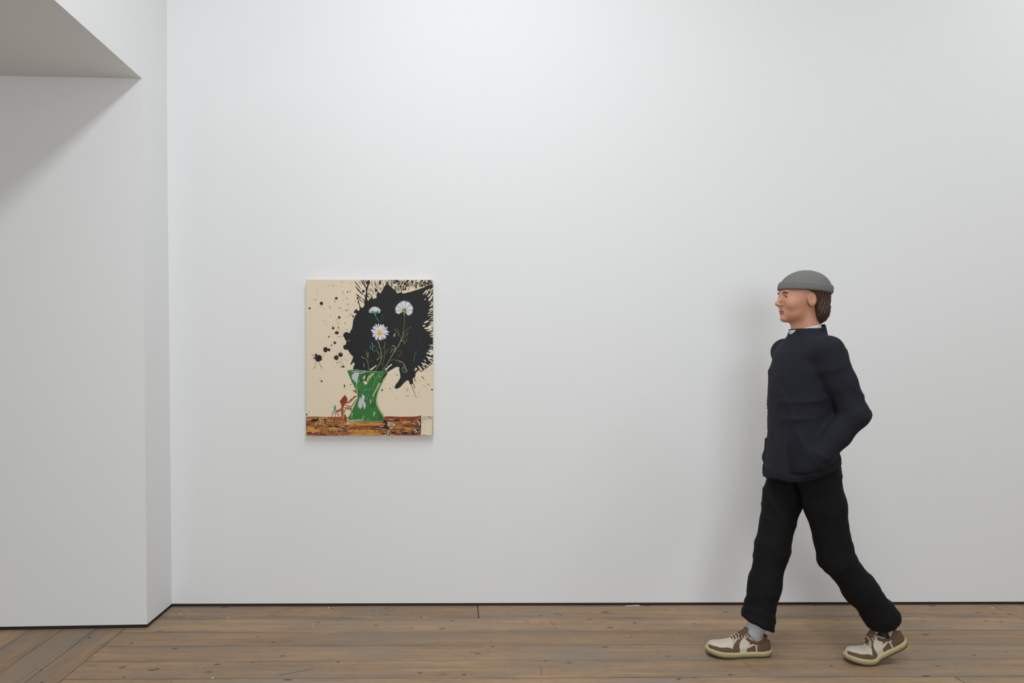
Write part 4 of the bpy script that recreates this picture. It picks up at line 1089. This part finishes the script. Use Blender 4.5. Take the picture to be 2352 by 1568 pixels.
def shell(s0, s1, tf, off=0.0016, ns=22, nt=10):
    """raised overlay: tf(s) gives t range"""
    def top(u, v):
        s = s0 + (s1 - s0) * u; a, b_ = tf(s)
        e = off if 0 < u < 1 and 0 < v < 1 else -0.002
        return surf(s, a + (b_ - a) * v, e)
    return grid(top, ns, nt)
def make_trainer(name, place, label, bend):
    root = empty(name, (0, 0, 0)); root.parent = person
    root['label'] = label
    def xf(V):
        V = np.array(V, float)
        xb = 0.125      # ball of the foot
        if bend:
            r = np.clip((xb - V[:, 0]) / 0.05, 0, 1); th = bend * r
            dx, dz = V[:, 0] - xb, V[:, 2] - 0.0
            nx, nz = dx * np.cos(th) + dz * np.sin(th), -dx * np.sin(th) + dz * np.cos(th)
            V[:, 0], V[:, 2] = xb + nx, nz
        V = V + np.array(place)
        return V
    def part(nm, V, F, m, par=root): return np_obj(nm, xf(V), F, m, par)
    # upper
    V, F = grid(lambda u, v: surf(u, math.pi * v), 60, 28)
    up = part('upper', V, F, M_cream)
    # midsole and outsole
    def slab(z0, z1, o0, o1):
        V, F = [], []
        ss = [.5 - .5 * math.cos(math.pi * i / 44) for i in range(45)]
        out = [(s, 1) for s in ss] + [(s, -1) for s in ss[::-1]]
        n = len(out)
        for z, o in ((z0, o0), ((z0 + z1) / 2, (o0 + o1) / 2 + .0012), (z1, o1)):
            for s, sd in out:
                x = s * SL - 0.075 + (-o if s < .02 else (o if s > .98 else 0))
                V.append((x, sd * (sw(s) + o), z + sz0(s)))
        for r in range(2):
            for i in range(n):
                F.append((r * n + i, r * n + (i + 1) % n, (r + 1) * n + (i + 1) % n, (r + 1) * n + i))
        for r in (0, 2):
            for i in range(n // 2 - 1):
                a, b_, c, e = i, i + 1, n - 2 - i, n - 1 - i
                q = [r * n + a, r * n + b_, r * n + c, r * n + e]
                F.append(tuple(q[::-1]) if r == 0 else tuple(q))
        return V, F
    V, F = slab(0.006, 0.029, 0.0012, 0.0024); ms = part('midsole', V, F, M_sole)
    V, F = slab(0.0, 0.0065, 0.0, 0.0018); part('outsole', V, F, M_out)
    V, F = slab(0.0215, 0.0228, 0.0034, 0.0034); part('midsole_groove', V, F, M_lace, ms)
    # overlays
    pi = math.pi
    V, F = shell(.60, .998, lambda s: (0.0, float(np.interp(s, [.60, .72, .85, .94, 1], [.25, .62, .62, .85, 1.55])))); part('toe_guard', V, F, M_brown)
    V, F = shell(.60, .998, lambda s: (pi, pi - float(np.interp(s, [.60, .72, .85, .94, 1], [.25, .62, .62, .85, 1.55])))); part('toe_guard', V, F, M_brown)
    V, F = shell(.002, .26, lambda s: (0.0, float(np.interp(s, [0, .05, .16, .26], [1.5, 1.15, .95, .45])))); part('heel_counter', V, F, M_brown)
    V, F = shell(.002, .26, lambda s: (pi, pi - float(np.interp(s, [0, .05, .16, .26], [1.5, 1.15, .95, .45])))); part('heel_counter', V, F, M_brown)
    for sg in (0, 1):
        fl = (lambda a: a) if sg == 0 else (lambda a: pi - a)
        # eyestay strip running from the laces down to the sole
        def eye(u, v):
            t = 0.02 + 1.26 * u
            sc = np.interp(u, [0, .35, .6, 1], [.60, .585, .555, .43]); wd = np.interp(u, [0, .4, 1], [.085, .060, .065])
            e = 0.0020 if 0 < u < 1 and 0 < v < 1 else -0.002
            return surf(sc + (v - .5) * 2 * wd, fl(t), e)
        V, F = grid(eye, 22, 8); part('eyestay', V, F, M_brown)
        # long curved side stripe
        def stripe(u, v):
            s = .53 - .36 * u
            t = np.interp(u, [0, .2, .5, 1], [.30, .22, .42, 1.02]); wd = np.interp(u, [0, .2, .5, 1], [.22, .24, .16, .05])
            e = 0.0026 if 0 < u < 1 and 0 < v < 1 else -0.002
            return surf(s, fl(t + (v - .5) * wd * 1.6), e)
        V, F = grid(stripe, 24, 6); part('side_stripe', V, F, M_cream)
        V, F = shell(.27, .42, lambda s: (fl(0.02), fl(float(np.interp(s, [.27, .34, .42], [.50, .75, .26])))), 0.0012); part('quarter_panel', V, F, M_brown)
    # padded collar, tongue, laces
    ring = [surf(s, t, .001) for s, t in ((.40, .95), (.34, .80), (.27, .74), (.19, .80), (.12, 1.0), (.075, 1.35), (.062, pi / 2), (.075, pi - 1.35), (.12, pi - 1.0), (.19, pi - .8), (.27, pi - .74), (.34, pi - .8), (.40, pi - .95))]
    bmo = tube('collar_pad', xf(ring), .0065, M_brown, root, 10)
    tg = [surf(s, pi / 2, e) for s, e in ((.60, .0), (.52, .003), (.45, .006), (.40, .012))]
    tg.append([tg[-1][0] - .010, 0, tg[-1][2] + .016])
    tube('tongue', xf(tg), [.014, .018, .020, .021, .016], M_brown, root, 12, .28)
    for s in (.60, .555, .51, .465, .425):
        pts = [surf(s + .008 * math.cos(k), pi / 2 + (k - 3) * .21, .0045 + (.003 if k in (2, 3, 4) else 0)) for k in range(7)]
        tube('lace', xf(pts), .0026, M_lace, root, 6)
    return root
a = J['ankR']
make_trainer('trainer', (a[0] - 0.005 + 0.012, a[1], 0.0005), 'brown and cream trainer planted flat', 0.0)
a = J['ankL']
make_trainer('trainer', (-0.398, a[1], 0.0005), 'brown and cream trainer with lifted heel', math.radians(24))
